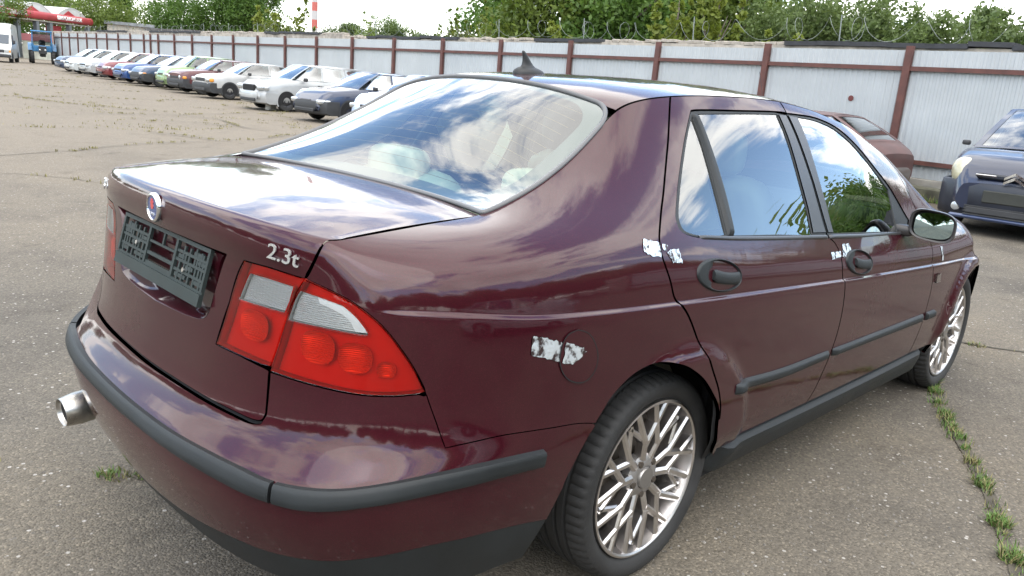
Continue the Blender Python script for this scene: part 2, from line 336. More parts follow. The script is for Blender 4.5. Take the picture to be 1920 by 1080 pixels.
def A(u,v):
    u=np.atleast_1d(np.asarray(u,float));v=np.atleast_1d(np.asarray(v,float))
    B=_basis(v)
    t=np.clip((u-UD[0])/.01,1,len(UD)-2.001); i=t.astype(int); f=(t-i)[:,None]
    # cubic (Catmull) along u
    def c(k): return np.einsum('nr,rnk->nk',B,ROWS[:,i+k])
    p0,p1,p2,p3=c(-1),c(0),c(1),c(2) if (i+2).max()<len(UD) else c(1)
    P=.5*((2*p1)+(-p0+p2)*f+(2*p0-5*p1+4*p2-p3)*f*f+(-p0+3*p1-3*p2+p3)*f**3)
    P[:,1]+=flare(P)*((u<2*UEND+.75)*1.-(u>-.75)*1.)
    k=np.clip((u+.98)/.12,0,1); k=k*k*(3-2*k)
    st=1/(1+np.exp(-np.clip((v-6.5)/.04,-50,50)))*np.clip((9.5-v)/3,0,1)
    P[:,1]+=.0085*k*st
    return P
def An(u,v,h=4e-3):
    u=np.atleast_1d(np.asarray(u,float));v=np.atleast_1d(np.asarray(v,float))
    du=A(u+h,v)-A(u-h,v); hv=.02
    v1=np.clip(v+hv,0,12);v0=np.clip(v-hv,0,12)
    dv=A(u,v1)-A(u,v0)
    n=np.cross(du,dv); n/=np.linalg.norm(n,axis=1)[:,None]+1e-12
    return n
# ---- upper patches, all parametrised (t along x, s across -1..1)
def rail(x):
    # right rail curve (row 12) as function of x
    xs=ROWS[12][:,0];m=UD>-.85
    xx=xs[m];return np.interp(x,xx,-ROWS[12][m,1]),np.interp(x,xx,ROWS[12][m,2])
def _sm(x,xs,ys,sig):
    g=np.arange(min(xs)-.5,max(xs)+.5,.01);return np.interp(x,g,_dense(xs,ys,g,sig))
def G(t,s):
    # rear window: t 0 bottom ..1 top
    t=np.atleast_1d(t).astype(float);s=np.atleast_1d(s).astype(float)
    ex=-.547+(.043+.547)*t
    ey,ez=rail(ex)
    cx=-.475+(.0-(-.475))*t
    cz=1.112+(1.430-1.112)*t+.028*np.sin(np.pi*t)
    a=np.abs(s)**2.4
    x=cx+(ex-cx)*a; z=cz+(ez-cz)*a
    return np.stack([x,s*ey,z],1)
def roofz(x):
    return _sm(x,[-.3,0.,.12,.3,.6,.9,1.2,1.45,1.7],[1.30,1.430,1.450,1.462,1.472,1.474,1.462,1.435,1.39],.06)
def Rf(x,s):
    x=np.atleast_1d(x).astype(float);s=np.atleast_1d(s).astype(float)
    ey,ez=rail(x);zc_=np.maximum(roofz(x),ez+.004)
    return np.stack([x,s*ey,zc_+(ez-zc_)*np.abs(s)**2.6],1)
def Ld(t,s):
    # boot lid top: t 0 rear lip .. 1 front edge ; s -1..1
    t=np.atleast_1d(t).astype(float);s=np.atleast_1d(s).astype(float)
    # lip curve from row 12
    m=(UD<=-1.02)&(UD>=UEND);lx=ROWS[12][m,0];ly=-ROWS[12][m,1];lz=ROWS[12][m,2]
    o=np.argsort(ly);y0=np.abs(s)*.612
    rx=np.interp(y0,ly[o],lx[o]);rz=np.interp(y0,ly[o],lz[o])
    fx=-.475+(-.547+.475)*np.abs(s)**2.4; fz=1.112+(1.106-1.112)*s*s
    x=rx+(fx-rx)*t; y=s*(.612+(.617-.612)*t)
    z=rz+(fz-rz)*t+ (1-s*s)*.012*np.sin(np.pi*t)+.004*np.sin(np.pi*t)
    return np.stack([x,y,z],1)
def npatch(F,a,b,h=2e-3):
    a=np.atleast_1d(a).astype(float);b=np.atleast_1d(b).astype(float)
    n=np.cross(F(a+h,b)-F(a-h,b),F(a,b+h)-F(a,b-h))
    n/=np.linalg.norm(n,axis=1)[:,None]+1e-12
    return np.where(n[:,2:3]<0,-n,n)
# ================================================================== the yard: ground, cracks, weeds
EXH=(-1.185,.53,.335); MIR=(1.74,.93,.975)
PCL=(9.35+2.14,.62,0); PCR=PI+.05; VANL=(14.45,70.2,0); VANR=-PI/2-.35; TRL=(18.2,73.5,0); TRR=-PI/2-.25
def ground_mat():
    m=bpy.data.materials.new('worn_asphalt');m.use_nodes=True;t=m.node_tree;b=t.nodes['Principled BSDF'];L=t.links.new
    c=t.nodes.new('ShaderNodeTexCoord')
    def noise(s,d=4,r=.55,ofs=None):
        n=t.nodes.new('ShaderNodeTexNoise');n.inputs['Scale'].default_value=s;n.inputs['Detail'].default_value=d;n.inputs['Roughness'].default_value=r;L(c.outputs['Object'],n.inputs['Vector']);return n.outputs['Fac']
    def ramp(f,*st):
        r=t.nodes.new('ShaderNodeValToRGB');e=r.color_ramp.elements
        while len(e)<len(st): e.new(.5)
        for el,(p,col) in zip(e,st): el.position=p;el.color=(*col,1)
        L(f,r.inputs[0]);return r.outputs[0]
    def mix(f,a,b_,mode='MIX'):
        x=t.nodes.new('ShaderNodeMix');x.data_type='RGBA';x.blend_type=mode
        if isinstance(f,float): x.inputs[0].default_value=f
        else: L(f,x.inputs[0])
        L(a,x.inputs[6])
        if isinstance(b_,tuple): x.inputs[7].default_value=(*b_,1)
        else: L(b_,x.inputs[7])
        return x.outputs[2]
    base=ramp(noise(.16,6,.6),(.32,(.098,.090,.078)),(.52,(.126,.112,.092)),(.72,(.150,.132,.106)))
    pat=ramp(noise(.75,8,.62),(.36,(.66,.66,.68)),(.50,(.98,.98,.98)),(.70,(1.14,1.11,1.05)))
    col=mix(1.0,base,pat,'MULTIPLY')
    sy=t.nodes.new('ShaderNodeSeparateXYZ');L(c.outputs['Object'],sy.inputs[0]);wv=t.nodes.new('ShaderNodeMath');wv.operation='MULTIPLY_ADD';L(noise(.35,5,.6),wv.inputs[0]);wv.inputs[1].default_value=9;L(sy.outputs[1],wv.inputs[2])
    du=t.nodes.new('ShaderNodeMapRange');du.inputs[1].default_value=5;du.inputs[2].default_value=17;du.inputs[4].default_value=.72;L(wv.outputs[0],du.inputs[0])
    col=mix(du.outputs[0],col,(.215,.183,.143))  # beige dust over the far yard; its grazing-light brightness is put into the colour too
    st=ramp(noise(2.6,6,.6),(.30,(.72,.71,.70)),(.42,(1,1,1)))
    col=mix(1.0,col,st,'MULTIPLY')
    # aggregate: every stone its own tone
    def stones(scale,lo,hi):
        v=t.nodes.new('ShaderNodeTexVoronoi');v.inputs['Scale'].default_value=scale;L(c.outputs['Object'],v.inputs['Vector'])
        s=t.nodes.new('ShaderNodeSeparateColor');L(v.outputs['Color'],s.inputs[0]);return v,s
    v1,s1=stones(130,0,1)
    tone=ramp(s1.outputs[0],(.0,(.66,.65,.63)),(.3,(.90,.89,.88)),(.75,(1.05,1.04,1.02)),(.9,(1.2,1.18,1.15)),(1.0,(1.6,1.57,1.5)))
    col=mix(1.0,col,tone,'MULTIPLY')
    v2,s2=stones(48,0,1)
    sz=t.nodes.new('ShaderNodeMath');sz.operation='LESS_THAN';L(v2.outputs['Distance'],sz.inputs[0]);sz.inputs[1].default_value=.30
    pk=t.nodes.new('ShaderNodeMath');pk.operation='GREATER_THAN';L(s2.outputs[1],pk.inputs[0]);pk.inputs[1].default_value=.86
    mm=t.nodes.new('ShaderNodeMath');mm.operation='MULTIPLY';L(sz.outputs[0],mm.inputs[0]);L(pk.outputs[0],mm.inputs[1])
    wh=ramp(s2.outputs[2],(.0,(.09,.08,.068)),(.35,(.22,.20,.17)),(1.,(.36,.34,.31)))
    col=mix(mm.outputs[0],col,wh)
    L(col,b.inputs['Base Color']);b.inputs['Roughness'].default_value=.88;b.inputs['Specular IOR Level'].default_value=.3
    bp=t.nodes.new('ShaderNodeBump');bp.inputs['Strength'].default_value=.55;bp.inputs['Distance'].default_value=.006
    ad=t.nodes.new('ShaderNodeMath');ad.operation='SUBTRACT';L(s1.outputs[0],ad.inputs[0]);L(v1.outputs['Distance'],ad.inputs[1]);L(ad.outputs[0],bp.inputs['Height']);L(bp.outputs[0],b.inputs['Normal'])
    return m
b=MB()
gx_=np.concatenate([np.linspace(-900,-40,8),np.linspace(-30,70,51),np.linspace(90,900,8)])
P=np.array([[(x,y,0.) for y in gx_] for x in gx_])
P[...,2]=.012*np.sin(P[...,0]*.23+1)*np.cos(P[...,1]*.19)*(np.hypot(P[...,0],P[...,1])>12)
P[...,2]-=.012*(np.hypot(P[...,0],P[...,1])>12)
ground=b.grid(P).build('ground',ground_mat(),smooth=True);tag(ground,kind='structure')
JO={'J1':[(4.2,.05),(3.44,-.39),(2.7,-.80),(2.22,-1.04),(1.57,-1.38),(1.02,-1.61),(.54,-1.79),(-.6,-2.3),(-3,-3.5)],'J2':[(3.6,-.45),(3.78,-.6),(3.82,-.72),(3.96,-.95),(4.1,-1.17),(4.6,-2.2)],'J3':[(-1.5,8.7),(.36,9.7),(.76,9.96),(1.57,10.41),(1.79,10.47),(2.4,11.02),(3.22,11.49),(4.52,11.97),(5.35,12.2),(5.97,12.64),(6.52,13.12),(8.5,14.2)],'J4':[(4.01,13.58),(4.19,13.29),(4.39,12.91),(4.61,12.16)],'J5':[(3.03,23.25),(3.83,23.57),(4.69,23.91),(6.16,24.63),(7.7,24.62),(9.67,25.27)],'J6':[(4.34,23.03),(4.9,21.34),(5.55,20.53),(6.13,19.52),(6.93,19.13)],'J7':[(6.22,18.06),(6.98,17.36),(6.81,16.14),(6.59,14.9),(6.93,14.08)],'J8':[(4.13,17.96),(5.27,18.21),(6.45,18.3),(8.13,19.21),(9.31,20.01)],'J9':[(4.67,16.84),(5.34,16.47),(6.1,15.84),(6.66,15.04)],'J10':[(-1.,8.9),(.16,8.48),(.38,8.31),(.52,8.24),(.81,7.92),(1.,7.7),(1.14,7.37),(2.4,5.6)],'J11':[(-2.6,1.9),(-1.32,1.03),(-1.27,.98),(-1.2,.89),(-1.12,.79),(-1.02,.69),(-.93,.61),(-.84,.54),(.5,-.3)],'J12':[(6.81,39.43),(8.13,37.37),(10.16,37.83),(11.48,35.72),(12.76,33.67)],'J13':[(4.7,29.42),(6.54,31.13),(8.14,30.56),(9.82,29.97)],'J14':[(9.24,49.75),(11.25,47.56),(12.54,45.66)]}
JW={'J1':.026,'J2':.016,'J11':.008,'J10':.008,'J3':.013}
M_DIRT=mat('joint_dirt',(.072,.063,.047),.95,noise=(14,.4))
def resample(pl,step):
    p=np.array(crv(pl,8)) if 'crv' in globals() else np.array(pl)
    d=np.concatenate([[0],np.cumsum(np.linalg.norm(np.diff(p,axis=0),axis=1))]);t=np.arange(0,d[-1],step);return np.stack([np.interp(t,d,p[:,i]) for i in (0,1)],1)
def crv(pts,n=6):
    pts=[np.array(p,float) for p in pts];o=[];K=len(pts)
    for i in range(K-1):
        p0=pts[max(i-1,0)];p1=pts[i];p2=pts[i+1];p3=pts[min(i+2,K-1)]
        for k in range(n):
            t=k/n;o.append(tuple(.5*((2*p1)+(-p0+p2)*t+(2*p0-5*p1+4*p2-p3)*t*t+(-p0+3*p1-3*p2+p3)*t**3)))
    o.append(tuple(pts[-1]));return o
tufts=[]
for k,pl in JO.items():
    near=k in('J1','J2','J10','J11');q=resample(pl,.06 if near else .25);w=JW.get(k,.022)
    q=q+np.cumsum(rng.normal(0,.004,q.shape),0)*.35
    t=np.gradient(q,axis=0);t/=np.linalg.norm(t,axis=1)[:,None]+1e-9;n_=np.stack([-t[:,1],t[:,0]],1)
    wl=w*(.55+.5*rng.random(len(q)))[:,None];wr=w*(.55+.5*rng.random(len(q)))[:,None]
    z=.0045
    R_=np.array([np.c_[q+n_*wl,np.full(len(q),z)],np.c_[q-n_*wr,np.full(len(q),z)]])
    if k!='J11': MB().grid(R_).build('crack',M_DIRT,ground)
    far=np.hypot(*(q-np.array([-1.8,-2.])).T)
    for p,d in zip(q,far):
        for _ in range(3 if near else 9):
            tufts.append((p[0]+rng.normal(0,w*.8),p[1]+rng.normal(0,w*.8),d,k))
# grass: single blades, thick where the photograph shows green tufts
gv=[];gf=[];gc=[]
def blade(x,y,h,w,lean,az,c):
    dx,dy=math.cos(az),math.sin(az);px_,py_=-dy*w,dx*w;n=len(gv)
    gv.extend([(x-px_,y-py_,0.),(x+px_,y+py_,0.),(x+dx*lean*.45-px_*.7,y+dy*lean*.45-py_*.7,h*.6),(x+dx*lean*.45+px_*.7,y+dy*lean*.45+py_*.7,h*.6),(x+dx*lean,y+dy*lean,h)])
    gf.extend([(n,n+1,n+3,n+2),(n+2,n+3,n+4)]);gc.extend([c]*2)
def clump(x,y,r,n,h,c=0):
    for _ in range(n):
        a=rng.random()*2*PI;rr=r*math.sqrt(rng.random());blade(x+rr*math.cos(a),y+rr*math.sin(a),h*.72*(.5+.7*rng.random()),.0016+.0012*rng.random(),h*(.2+.7*rng.random()),rng.random()*2*PI,c if rng.random()<.75 else 1-c)
_g=np.array([(2.78,-.76),(2.70,-.80),(2.22,-1.04),(1.57,-1.38),(1.02,-1.61),(.54,-1.79)])
for _ in range(120):
    f=rng.random()*4.999;i_=int(f);p=_g[i_]+(_g[i_+1]-_g[i_])*(f-i_)
    if f>1.2 and math.sin(f*9.3)+.6*math.sin(f*23+1)<-.35: continue
    clump(p[0]+rng.normal(0,.012),p[1]+rng.normal(0,.012),.014+.03*rng.random()**2,int(8+34*rng.random()**2),.024+.034*rng.random()**1.6,0 if rng.random()<.62 else 1)
for x,y,r,n,h,c in ((2.72,-.79,.05,240,.075,0),(2.60,-.86,.04,130,.05,0),(2.30,-1.0,.035,110,.045,0),(1.80,-1.26,.03,70,.045,1),(1.60,-1.36,.035,120,.05,0),(1.31,-1.49,.04,140,.05,0),(1.08,-1.59,.045,190,.055,0),(-1.02,.69,.03,60,.035,0),(-.93,.62,.035,50,.03,0),(-.985,.66,.05,60,.03,1),(3.82,-.72,.06,90,.028,1),(4.02,-1.05,.07,130,.032,0)): clump(x,y,r,n,h,c)
for x,y,d,k in tufts:
    if k in('J1',):
        for _ in range(3): blade(x+rng.normal(0,.012),y+rng.normal(0,.012),.012+.028*rng.random(),.0018,.025*rng.random(),rng.random()*6.3,1 if rng.random()<.55 else 0)
    elif k in('J11','J2'):
        if rng.random()<.06: blade(x,y,.015,.002,.01,rng.random()*6.3,1)
    elif rng.random()<.5*(.5+.5*math.sin(x*3+y*2)):
        for _ in range(4): blade(x+rng.normal(0,.03),y+rng.normal(0,.03),.02+.03*rng.random(),.006,.03*rng.random(),rng.random()*6.3,1)
# scattered weeds over the far yard
for _ in range(210):
    y=14+46*rng.random()**1.3;x=rng.uniform(-4,12.5)
    s=rng.random()*.5+.1;a=rng.random()*PI
    for _ in range(int(14+26*rng.random())):
        u=rng.normal(0,s);v=rng.normal(0,.05);blade(x+u*math.cos(a)-v*math.sin(a),y+u*math.sin(a)+v*math.cos(a),.015+.035*rng.random(),.008,.03*rng.random(),rng.random()*6.3,1)
me=bpy.data.meshes.new('grass');me.from_pydata(gv,[],gf);me.materials.append(mat('grass_green',(.085,.155,.028),.7,noise=(30,.3)));me.materials.append(mat('grass_dry',(.20,.18,.075),.8,noise=(20,.35)))
me.polygons.foreach_set('material_index',gc);tag(link('grass',me,None),'short green and dry grass growing in the cracks of the yard','grass',kind='stuff')
# loose grit pressed into the surface near the camera
gv=[];gf=[]
b=MB()
for _ in range(2200):
    x=rng.uniform(-3.2,5);y=rng.uniform(-3.2,4.5)
    if rng.random()<.4: x=rng.uniform(-1.6,1.8);y=rng.uniform(-1.9,-.8)
    r=.0028+.0045*rng.random()**2.2;a=rng.random()*6.3;k=5;ring=[(x+r*math.cos(a+2*PI*i/k)*(.7+.6*rng.random()),y+r*math.sin(a+2*PI*i/k)*(.7+.6*rng.random()),-.0005) for i in range(k)]
    top=[(x+(p[0]-x)*.6,y+(p[1]-y)*.6,r*.55) for p in ring]
    b.add(ring+top,[(i,(i+1)%k,k+(i+1)%k,k+i) for i in range(k)]+[tuple(range(k,2*k))])
tag(b.build('grit',mat('grit_stone',(.20,.185,.165),.8,noise=(35,.55,1))),'pale grit and small stones lying on the asphalt','gravel',kind='stuff')
# ================================================================== fence of corrugated sheet between brown posts
FD=np.array([math.cos(1.48324),math.sin(1.48324)]);FO=np.array([13.2934,3.4337]);FN=np.array([FD[1],-FD[0]])*-1   # FN points to the yard
def fp(t,n,z): p=FO+FD*t+FN*n;return (p[0],p[1],z)
FA=math.atan2(FD[1],FD[0])
SPC=2.87;N0,N1=-5,25
fence=thing('metal_fence','long white corrugated sheet metal fence with brown posts and rails','fence',(*FO,0),FA)
M_SHEET=mat('white_sheet',(.375,.40,.41),.42,noise=(1.2,.07),coat=.2);M_POST=mat('brown_post',(.095,.036,.028),.6,noise=(5,.25))
M_CONC=mat('footing_concrete',(.30,.285,.25),.9,noise=(3,.3),bump=(60,.5));M_MOSS=mat('mossy_kerb',(.10,.098,.070),.95,noise=(5,.5))
pr=[];x=.0;pitch=.115
while x<SPC-.001:
    for dx,d in ((0,0),(.042,0),(.054,.011),(.103,.011)): 
        if x+dx<SPC: pr.append((x+dx,d))
    x+=pitch
pr.append((SPC,0))
def sheet(z0,z1):
    b=MB();V_=[[(a,.035+.0-d,z) for a,d in pr] for z in (z0,z1)];b.grid(np.array(V_));return b.mesh('sheet')
shm=sheet(.33,2.50);shm.materials.append(M_SHEET)
# local frame of the fence: x along it, y: towards the yard is +? computed from FN
sgn=1 if (-FD[1]*FN[0]+FD[0]*FN[1])>0 else -1
pm=MB().box((0,0,1.29),(.125,.07,2.60)).mesh('post');pm.materials.append(M_POST)
rm=MB().box((SPC/2,0,0),(SPC-.125,.05,.075)).mesh('rail');rm.materials.append(M_POST)
kb=MB().box((SPC/2,0,.165),(SPC,.10,.32),bev=.01).mesh('footing');kb.materials.append(M_CONC)
for i in range(N0,N1):
    o=link('post',pm,None,fence,(i*SPC,sgn*.06,-.02));o.rotation_euler=(rng.normal(0,.003),rng.normal(0,.004),0)
    o=link('sheet',shm,None,fence,(i*SPC,-sgn*.03*0,0.0+rng.normal(0,.008)));o.scale=(1,sgn,1)
    o.location.y=-sgn*.03
    link('rail',rm,None,fence,(i*SPC,sgn*.045,2.19));link('rail',rm,None,fence,(i*SPC,sgn*.045,.60))
    link('footing',kb,None,fence,(i*SPC,-sgn*.02,0))
link('post',pm,None,fence,(N1*SPC,sgn*.06,-.02))
o=link('post',pm,None,fence,(44.585-.0,sgn*.06,-.02))
sp_=MB().lathe([(.055,.0),(.05,.004),(.0005,.005)],9,'Y');o=sp_.build('paint_spot',mat('spot_brown',(.12,.03,.028),.7),fence);o.location=(.95,sgn*.012,1.62)
if sgn<0:o.rotation_euler=(0,0,PI)
b=MB()
for i in range(N0,8): b.box((i*SPC+SPC/2,sgn*.32,.10),(SPC-.02,.26,.24),bev=.03)
b.build('mossy_kerb',M_MOSS,None,False).matrix_world=fence.matrix_basis
k_=bpy.data.objects['mossy_kerb'];k_.location=(*FO,0);k_.rotation_euler=(0,0,FA);tag(k_,'low dark mossy concrete kerb along the foot of the white fence','kerb')
gv=[];gf=[];gc=[]
for _ in range(5200):
    t=rng.uniform(-9,30);n=.50+abs(rng.normal(0,.12));p=fp(t,n,0);hh=.05+.10*rng.random()
    blade(p[0],p[1],hh,.006,.05*rng.random(),rng.random()*6.3,0 if rng.random()<.6 else 1)
me=bpy.data.meshes.new('verge_grass');me.from_pydata(gv,[],gf);me.materials.append(bpy.data.materials['grass_green']);me.materials.append(bpy.data.materials['grass_dry']);me.polygons.foreach_set('material_index',gc)
tag(link('verge_grass',me,None),'strip of rough grass growing at the foot of the white fence','grass',kind='stuff')
# old wall behind the fence with felt capping and razor wire
wall=thing('brick_wall','old pale brick wall with black felt capping showing above the white fence','wall',(*FO,0),FA)
M_OLDB=mat('old_brick',(.36,.32,.27),.9,noise=(4,.4),bump=(25,.8));M_FELT=mat('roof_felt',(.035,.036,.04),.75,noise=(5,.4))
x=-15.
felt=[(-15,2.9),(8.2,10.8),(14.5,20.2),(24,29.5),(38,47),(52,60)]
MB().box((3,-sgn*.75,1.30),(38,.25,2.60)).build('wall_body',M_OLDB,wall);MB().box((49.01,-sgn*.75,1.36),(54,.25,2.72)).build('wall_body',M_OLDB,wall)
wz=lambda x:.0 if x<22 else .12
for a,c in felt:
    b=MB();n=int((c-a)/.7);xs=np.linspace(a,c,n+1)
    for i in range(n): b.box(((xs[i]+xs[i+1])/2,-sgn*.75,2.635+wz(xs[i])+rng.normal(0,.012)),(xs[i+1]-xs[i]+.01,.36,.085),ry=rng.normal(0,.012))
    tag(b.build('felt_capping',M_FELT,wall),kind='stuff')
cm_=MB().box((0,0,0),(.25,.24,.07),bev=.008).mesh('coping_brick');cm_.materials.append(M_OLDB)
pos=3.0;cnt=0
while pos<60 and cnt<150:
    if not any(a-.1<pos<c+.1 for a,c in felt):
        o=link('coping_brick',cm_,None,wall,(pos,-sgn*.75+rng.normal(0,.015),2.632+wz(pos)+rng.normal(0,.012)));o.rotation_euler=(rng.normal(0,.04),rng.normal(0,.05),rng.normal(0,.08));cnt+=1
    pos+=.262
wire=thing('razor_wire','coil of grey razor wire strung along the top of the wall','razor wire',(*FO,0),FA)
M_WIRE=mat('wire_galvanised',(.22,.24,.23),.55,.3)
b=MB();x=-10;ph=0;pts=[]
while x<66:
    pts.append((x+.25*math.sin(ph*.37),-sgn*.75+.22*math.cos(ph)+.05*math.sin(ph*.23),2.90+.22*math.sin(ph)+.04*math.sin(x*.7)))
    x+=.052+.02*math.sin(ph*.11);ph+=2*PI/14*(.8+.4*rng.random())
b.tube(pts,.0042,4);b.build('coil',M_WIRE,wire)
for x in np.arange(-9,64,3.6):
    b=MB();b.bar((x,-sgn*.75,2.6),(x+.02,-sgn*.75+.03,3.2),.012,5);b.build('wire_stake',M_WIRE,wire)
# ================================================================== trees
def leafmat(name,c,c2):
    m=bpy.data.materials.new(name);m.use_nodes=True;t=m.node_tree;b=t.nodes['Principled BSDF'];L=t.links.new;o=t.nodes['Material Output']
    g=t.nodes.new('ShaderNodeTexCoord');n=t.nodes.new('ShaderNodeTexNoise');n.inputs['Scale'].default_value=1.1;n.inputs['Detail'].default_value=5;L(g.outputs['Object'],n.inputs['Vector'])
    r=t.nodes.new('ShaderNodeValToRGB');r.color_ramp.elements[0].position=.35;r.color_ramp.elements[0].color=(*c,1);r.color_ramp.elements[1].position=.65;r.color_ramp.elements[1].color=(*c2,1);L(n.outputs['Fac'],r.inputs[0]);L(r.outputs[0],b.inputs['Base Color']);b.inputs['Roughness'].default_value=.55
    tr=t.nodes.new('ShaderNodeBsdfTranslucent');L(r.outputs[0],tr.inputs[0]);mx=t.nodes.new('ShaderNodeMixShader');mx.inputs[0].default_value=.45;L(b.outputs[0],mx.inputs[1]);L(tr.outputs[0],mx.inputs[2]);L(mx.outputs[0],o.inputs[0]);return m
LM={'dense':leafmat('leaf_green',(.060,.125,.018),(.105,.180,.030)),'olive':leafmat('leaf_olive',(.085,.135,.020),(.150,.200,.034)),'yellow':leafmat('leaf_yellow',(.125,.170,.020),(.195,.232,.036)),'willow':leafmat('leaf_willow',(.085,.130,.038),(.130,.180,.050)),'conifer':leafmat('leaf_conifer',(.025,.055,.022),(.04,.075,.025))}
LM['low']=LM['willow'];LM['sparse']=LM['olive'];M_BARK=mat('bark',(.085,.070,.055),.9,noise=(6,.3))
def crown_mesh(kind,seed,H=1.,R=.4):
    r=np.random.default_rng(seed);Q=[]
    if kind in('dense','olive','low'):
        nb=16 if kind!='low' else 11
        blobs=[]
        for i in range(nb):
            a=r.random()*2*PI;f=r.random();z=.30+.62*f;rad=(.50 if kind!='low' else .7)*math.sin(PI*min(1,(f*.85+.16)))**.7*(.5+.5*r.random())
            blobs.append((R*rad*1.6*math.cos(a),R*rad*1.6*math.sin(a),z*H,R*(.28+.24*r.random())))
        for bx,by,bz,br in blobs:
            for _ in range(26):
                d=r.normal(size=3);d/=np.linalg.norm(d);c=np.array([bx,by,bz])+d*br*(.72+.36*r.random())*np.array([1,1,.8])
                Q.append((c,br*.23,40))
    elif kind=='willow':
        for i in range(54):
            a=r.random()*2*PI;f=r.random();p0=np.array([0,0,.30*H+.2*H*f]);tip=np.array([R*1.05*math.cos(a)*(.4+.6*r.random()),R*1.05*math.sin(a)*(.4+.6*r.random()),H*(.50+.5*r.random()*(1-.3*f))])
            for k in range(7):
                s=.35+.65*k/6;c=p0+(tip-p0)*s+r.normal(size=3)*R*.07;Q.append((c,R*.15*(1.15-.5*s),34))
    elif kind in('yellow','sparse'):
        ns=9 if kind=='yellow' else 15
        for i in range(ns):
            a=r.random()*2*PI;rr=R*r.random();top=H*(.55+.45*r.random());x0,y0=rr*math.cos(a),rr*math.sin(a)
            for k in range(13):
                s=.12+.88*k/12;c=np.array([x0*(.5+.7*s),y0*(.5+.7*s),top*s])+r.normal(size=3)*R*.06;Q.append((c,R*.20*(1.15-s),36 if kind=='yellow' else 22))
    elif kind=='conifer':
        for k in range(26):
            s=k/25
            for j in range(9): 
                a=r.random()*2*PI;rr=R*(1-s)*(.4+.7*r.random());Q.append((np.array([rr*math.cos(a),rr*math.sin(a),H*(.1+.9*s)-rr*.3]),R*.14,8))
    C=np.concatenate([c+r.normal(size=(n,3))*s for c,s,n in Q]);n=len(C)
    L=(.026*H**.55+.065)*(.95 if kind in('dense','olive','low') else .8)*(.7+.6*r.random(n))
    d=r.normal(size=(n,3));d/=np.linalg.norm(d,axis=1)[:,None];e=np.cross(d,r.normal(size=(n,3)));e/=np.linalg.norm(e,axis=1)[:,None]
    V=np.stack([C-d*L[:,None],C+e*L[:,None]*.55,C+d*L[:,None],C-e*L[:,None]*.55],1).reshape(-1,3)
    F=np.arange(4*n).reshape(-1,4)
    me=bpy.data.meshes.new('crown');me.from_pydata(V.tolist(),[],F.tolist());me.materials.append(LM[kind]);return me
def trunk_mesh(H,R,seed,n=7):
    r=np.random.default_rng(seed);b=MB();pts=[(0,0,-.1),(.02*R,.01*R,H*.25),(-.03*R,.04*R,H*.5),(.02*R,0,H*.82)];rr=.018*H+.02;b.tube(pts,rr,7,rs=[rr*1.25,rr,rr*.65,rr*.15])
    for i in range(n):
        a=r.random()*2*PI;z=H*(.22+.4*r.random());b.tube([(0,0,z),(R*.35*math.cos(a),R*.35*math.sin(a),z+H*.12),(R*.75*math.cos(a),R*.75*math.sin(a),z+H*.27)],rr*.4,5,rs=[rr*.5,rr*.3,rr*.08])
    me=b.mesh('trunk',True);me.materials.append(M_BARK);return me
TR=[('dense',24.6,120.2,9.0,13.5,'broad dark tree behind the wash canopy at the far end'),('dense',31.9,128.7,8.9,10.0,'dark tree rising over the red canopy roof'),('olive',34.1,110.4,8.6,10.4,'bright olive tree beside the red canopy end'),('dense',40.4,118.8,8.2,4.3,'narrow green tree over the pale brick sheds'),('conifer',45.2,161.4,8.8,3.0,'small dark spruce in the gap above the canopy roof'),
('dense',43.8,106.5,8.7,8.7,'rounded green tree beside the thin mast'),('dense',48.5,106.5,13.9,10.5,'tall green tree between the mast and the dark tree'),('dense',49.3,98.6,16.3,8.6,'tallest dark tree standing by the striped chimney'),('yellow',21.9,42.0,4.6,3.4,'yellow green shrub in front of the tall dark tree'),('yellow',23.4,43.4,4.2,1.2,'slim yellow green shrub beside the striped chimney'),
('low',63.9,98.4,6.9,5.5,'low grey green tree past the striped chimney'),('sparse',54.9,80.3,8.2,6.1,'loose young tree by the thin pole'),('low',66.1,90.8,7.6,5.5,'low bushy tree behind the thin pole'),('low',84.8,108.0,6.9,6.,'faint low tree in the widest sky gap'),('sparse',46.3,55.5,6.9,3.0,'feathery tree at the edge of the wide sky gap'),('yellow',39.0,44.7,5.9,2.1,'yellow shrub left of the roof aerial'),('yellow',37.6,40.5,6.4,3.1,'tall yellow green shrub above the roof aerial'),
('dense',43.6,45.9,10.0,6.7,'green tree rising just past the sky gap'),('olive',33.4,30.6,9.8,6.8,'large bright green tree over the car roof'),('dense',33.9,27.0,9.1,6.2,'large leafy tree above the rear passenger door'),('yellow',22.9,15.0,5.4,1.6,'upright yellow green sapling behind the razor wire'),('yellow',22.7,13.4,5.5,1.4,'second upright yellow green sapling behind the razor wire'),('dense',40.0,28.9,9.4,6.3,'deep green tree behind the yellow saplings'),('olive',40.9,23.9,8.7,5.7,'olive tree behind the second yellow sapling'),
('willow',39.0,19.1,6.8,4.7,'grey green willow next to the small sky notch'),('willow',36.5,15.2,6.8,4.8,'wide grey green willow with bare twigs on top'),('willow',36.4,12.8,5.8,3.6,'middle willow sloping down behind the fence'),('willow',38.0,11.3,5.5,3.4,'low willow beneath the open white sky'),('low',42.3,10.8,6.0,2.5,'thin low tree between the willows'),('willow',37.0,7.6,5.6,2.4,'rounded willow standing alone above the dark blue car'),('willow',39.4,6.0,5.7,3.7,None),('olive',47.7,4.9,7.3,5.7,None),('dense',53.0,2.3,8.7,7.4,None)]
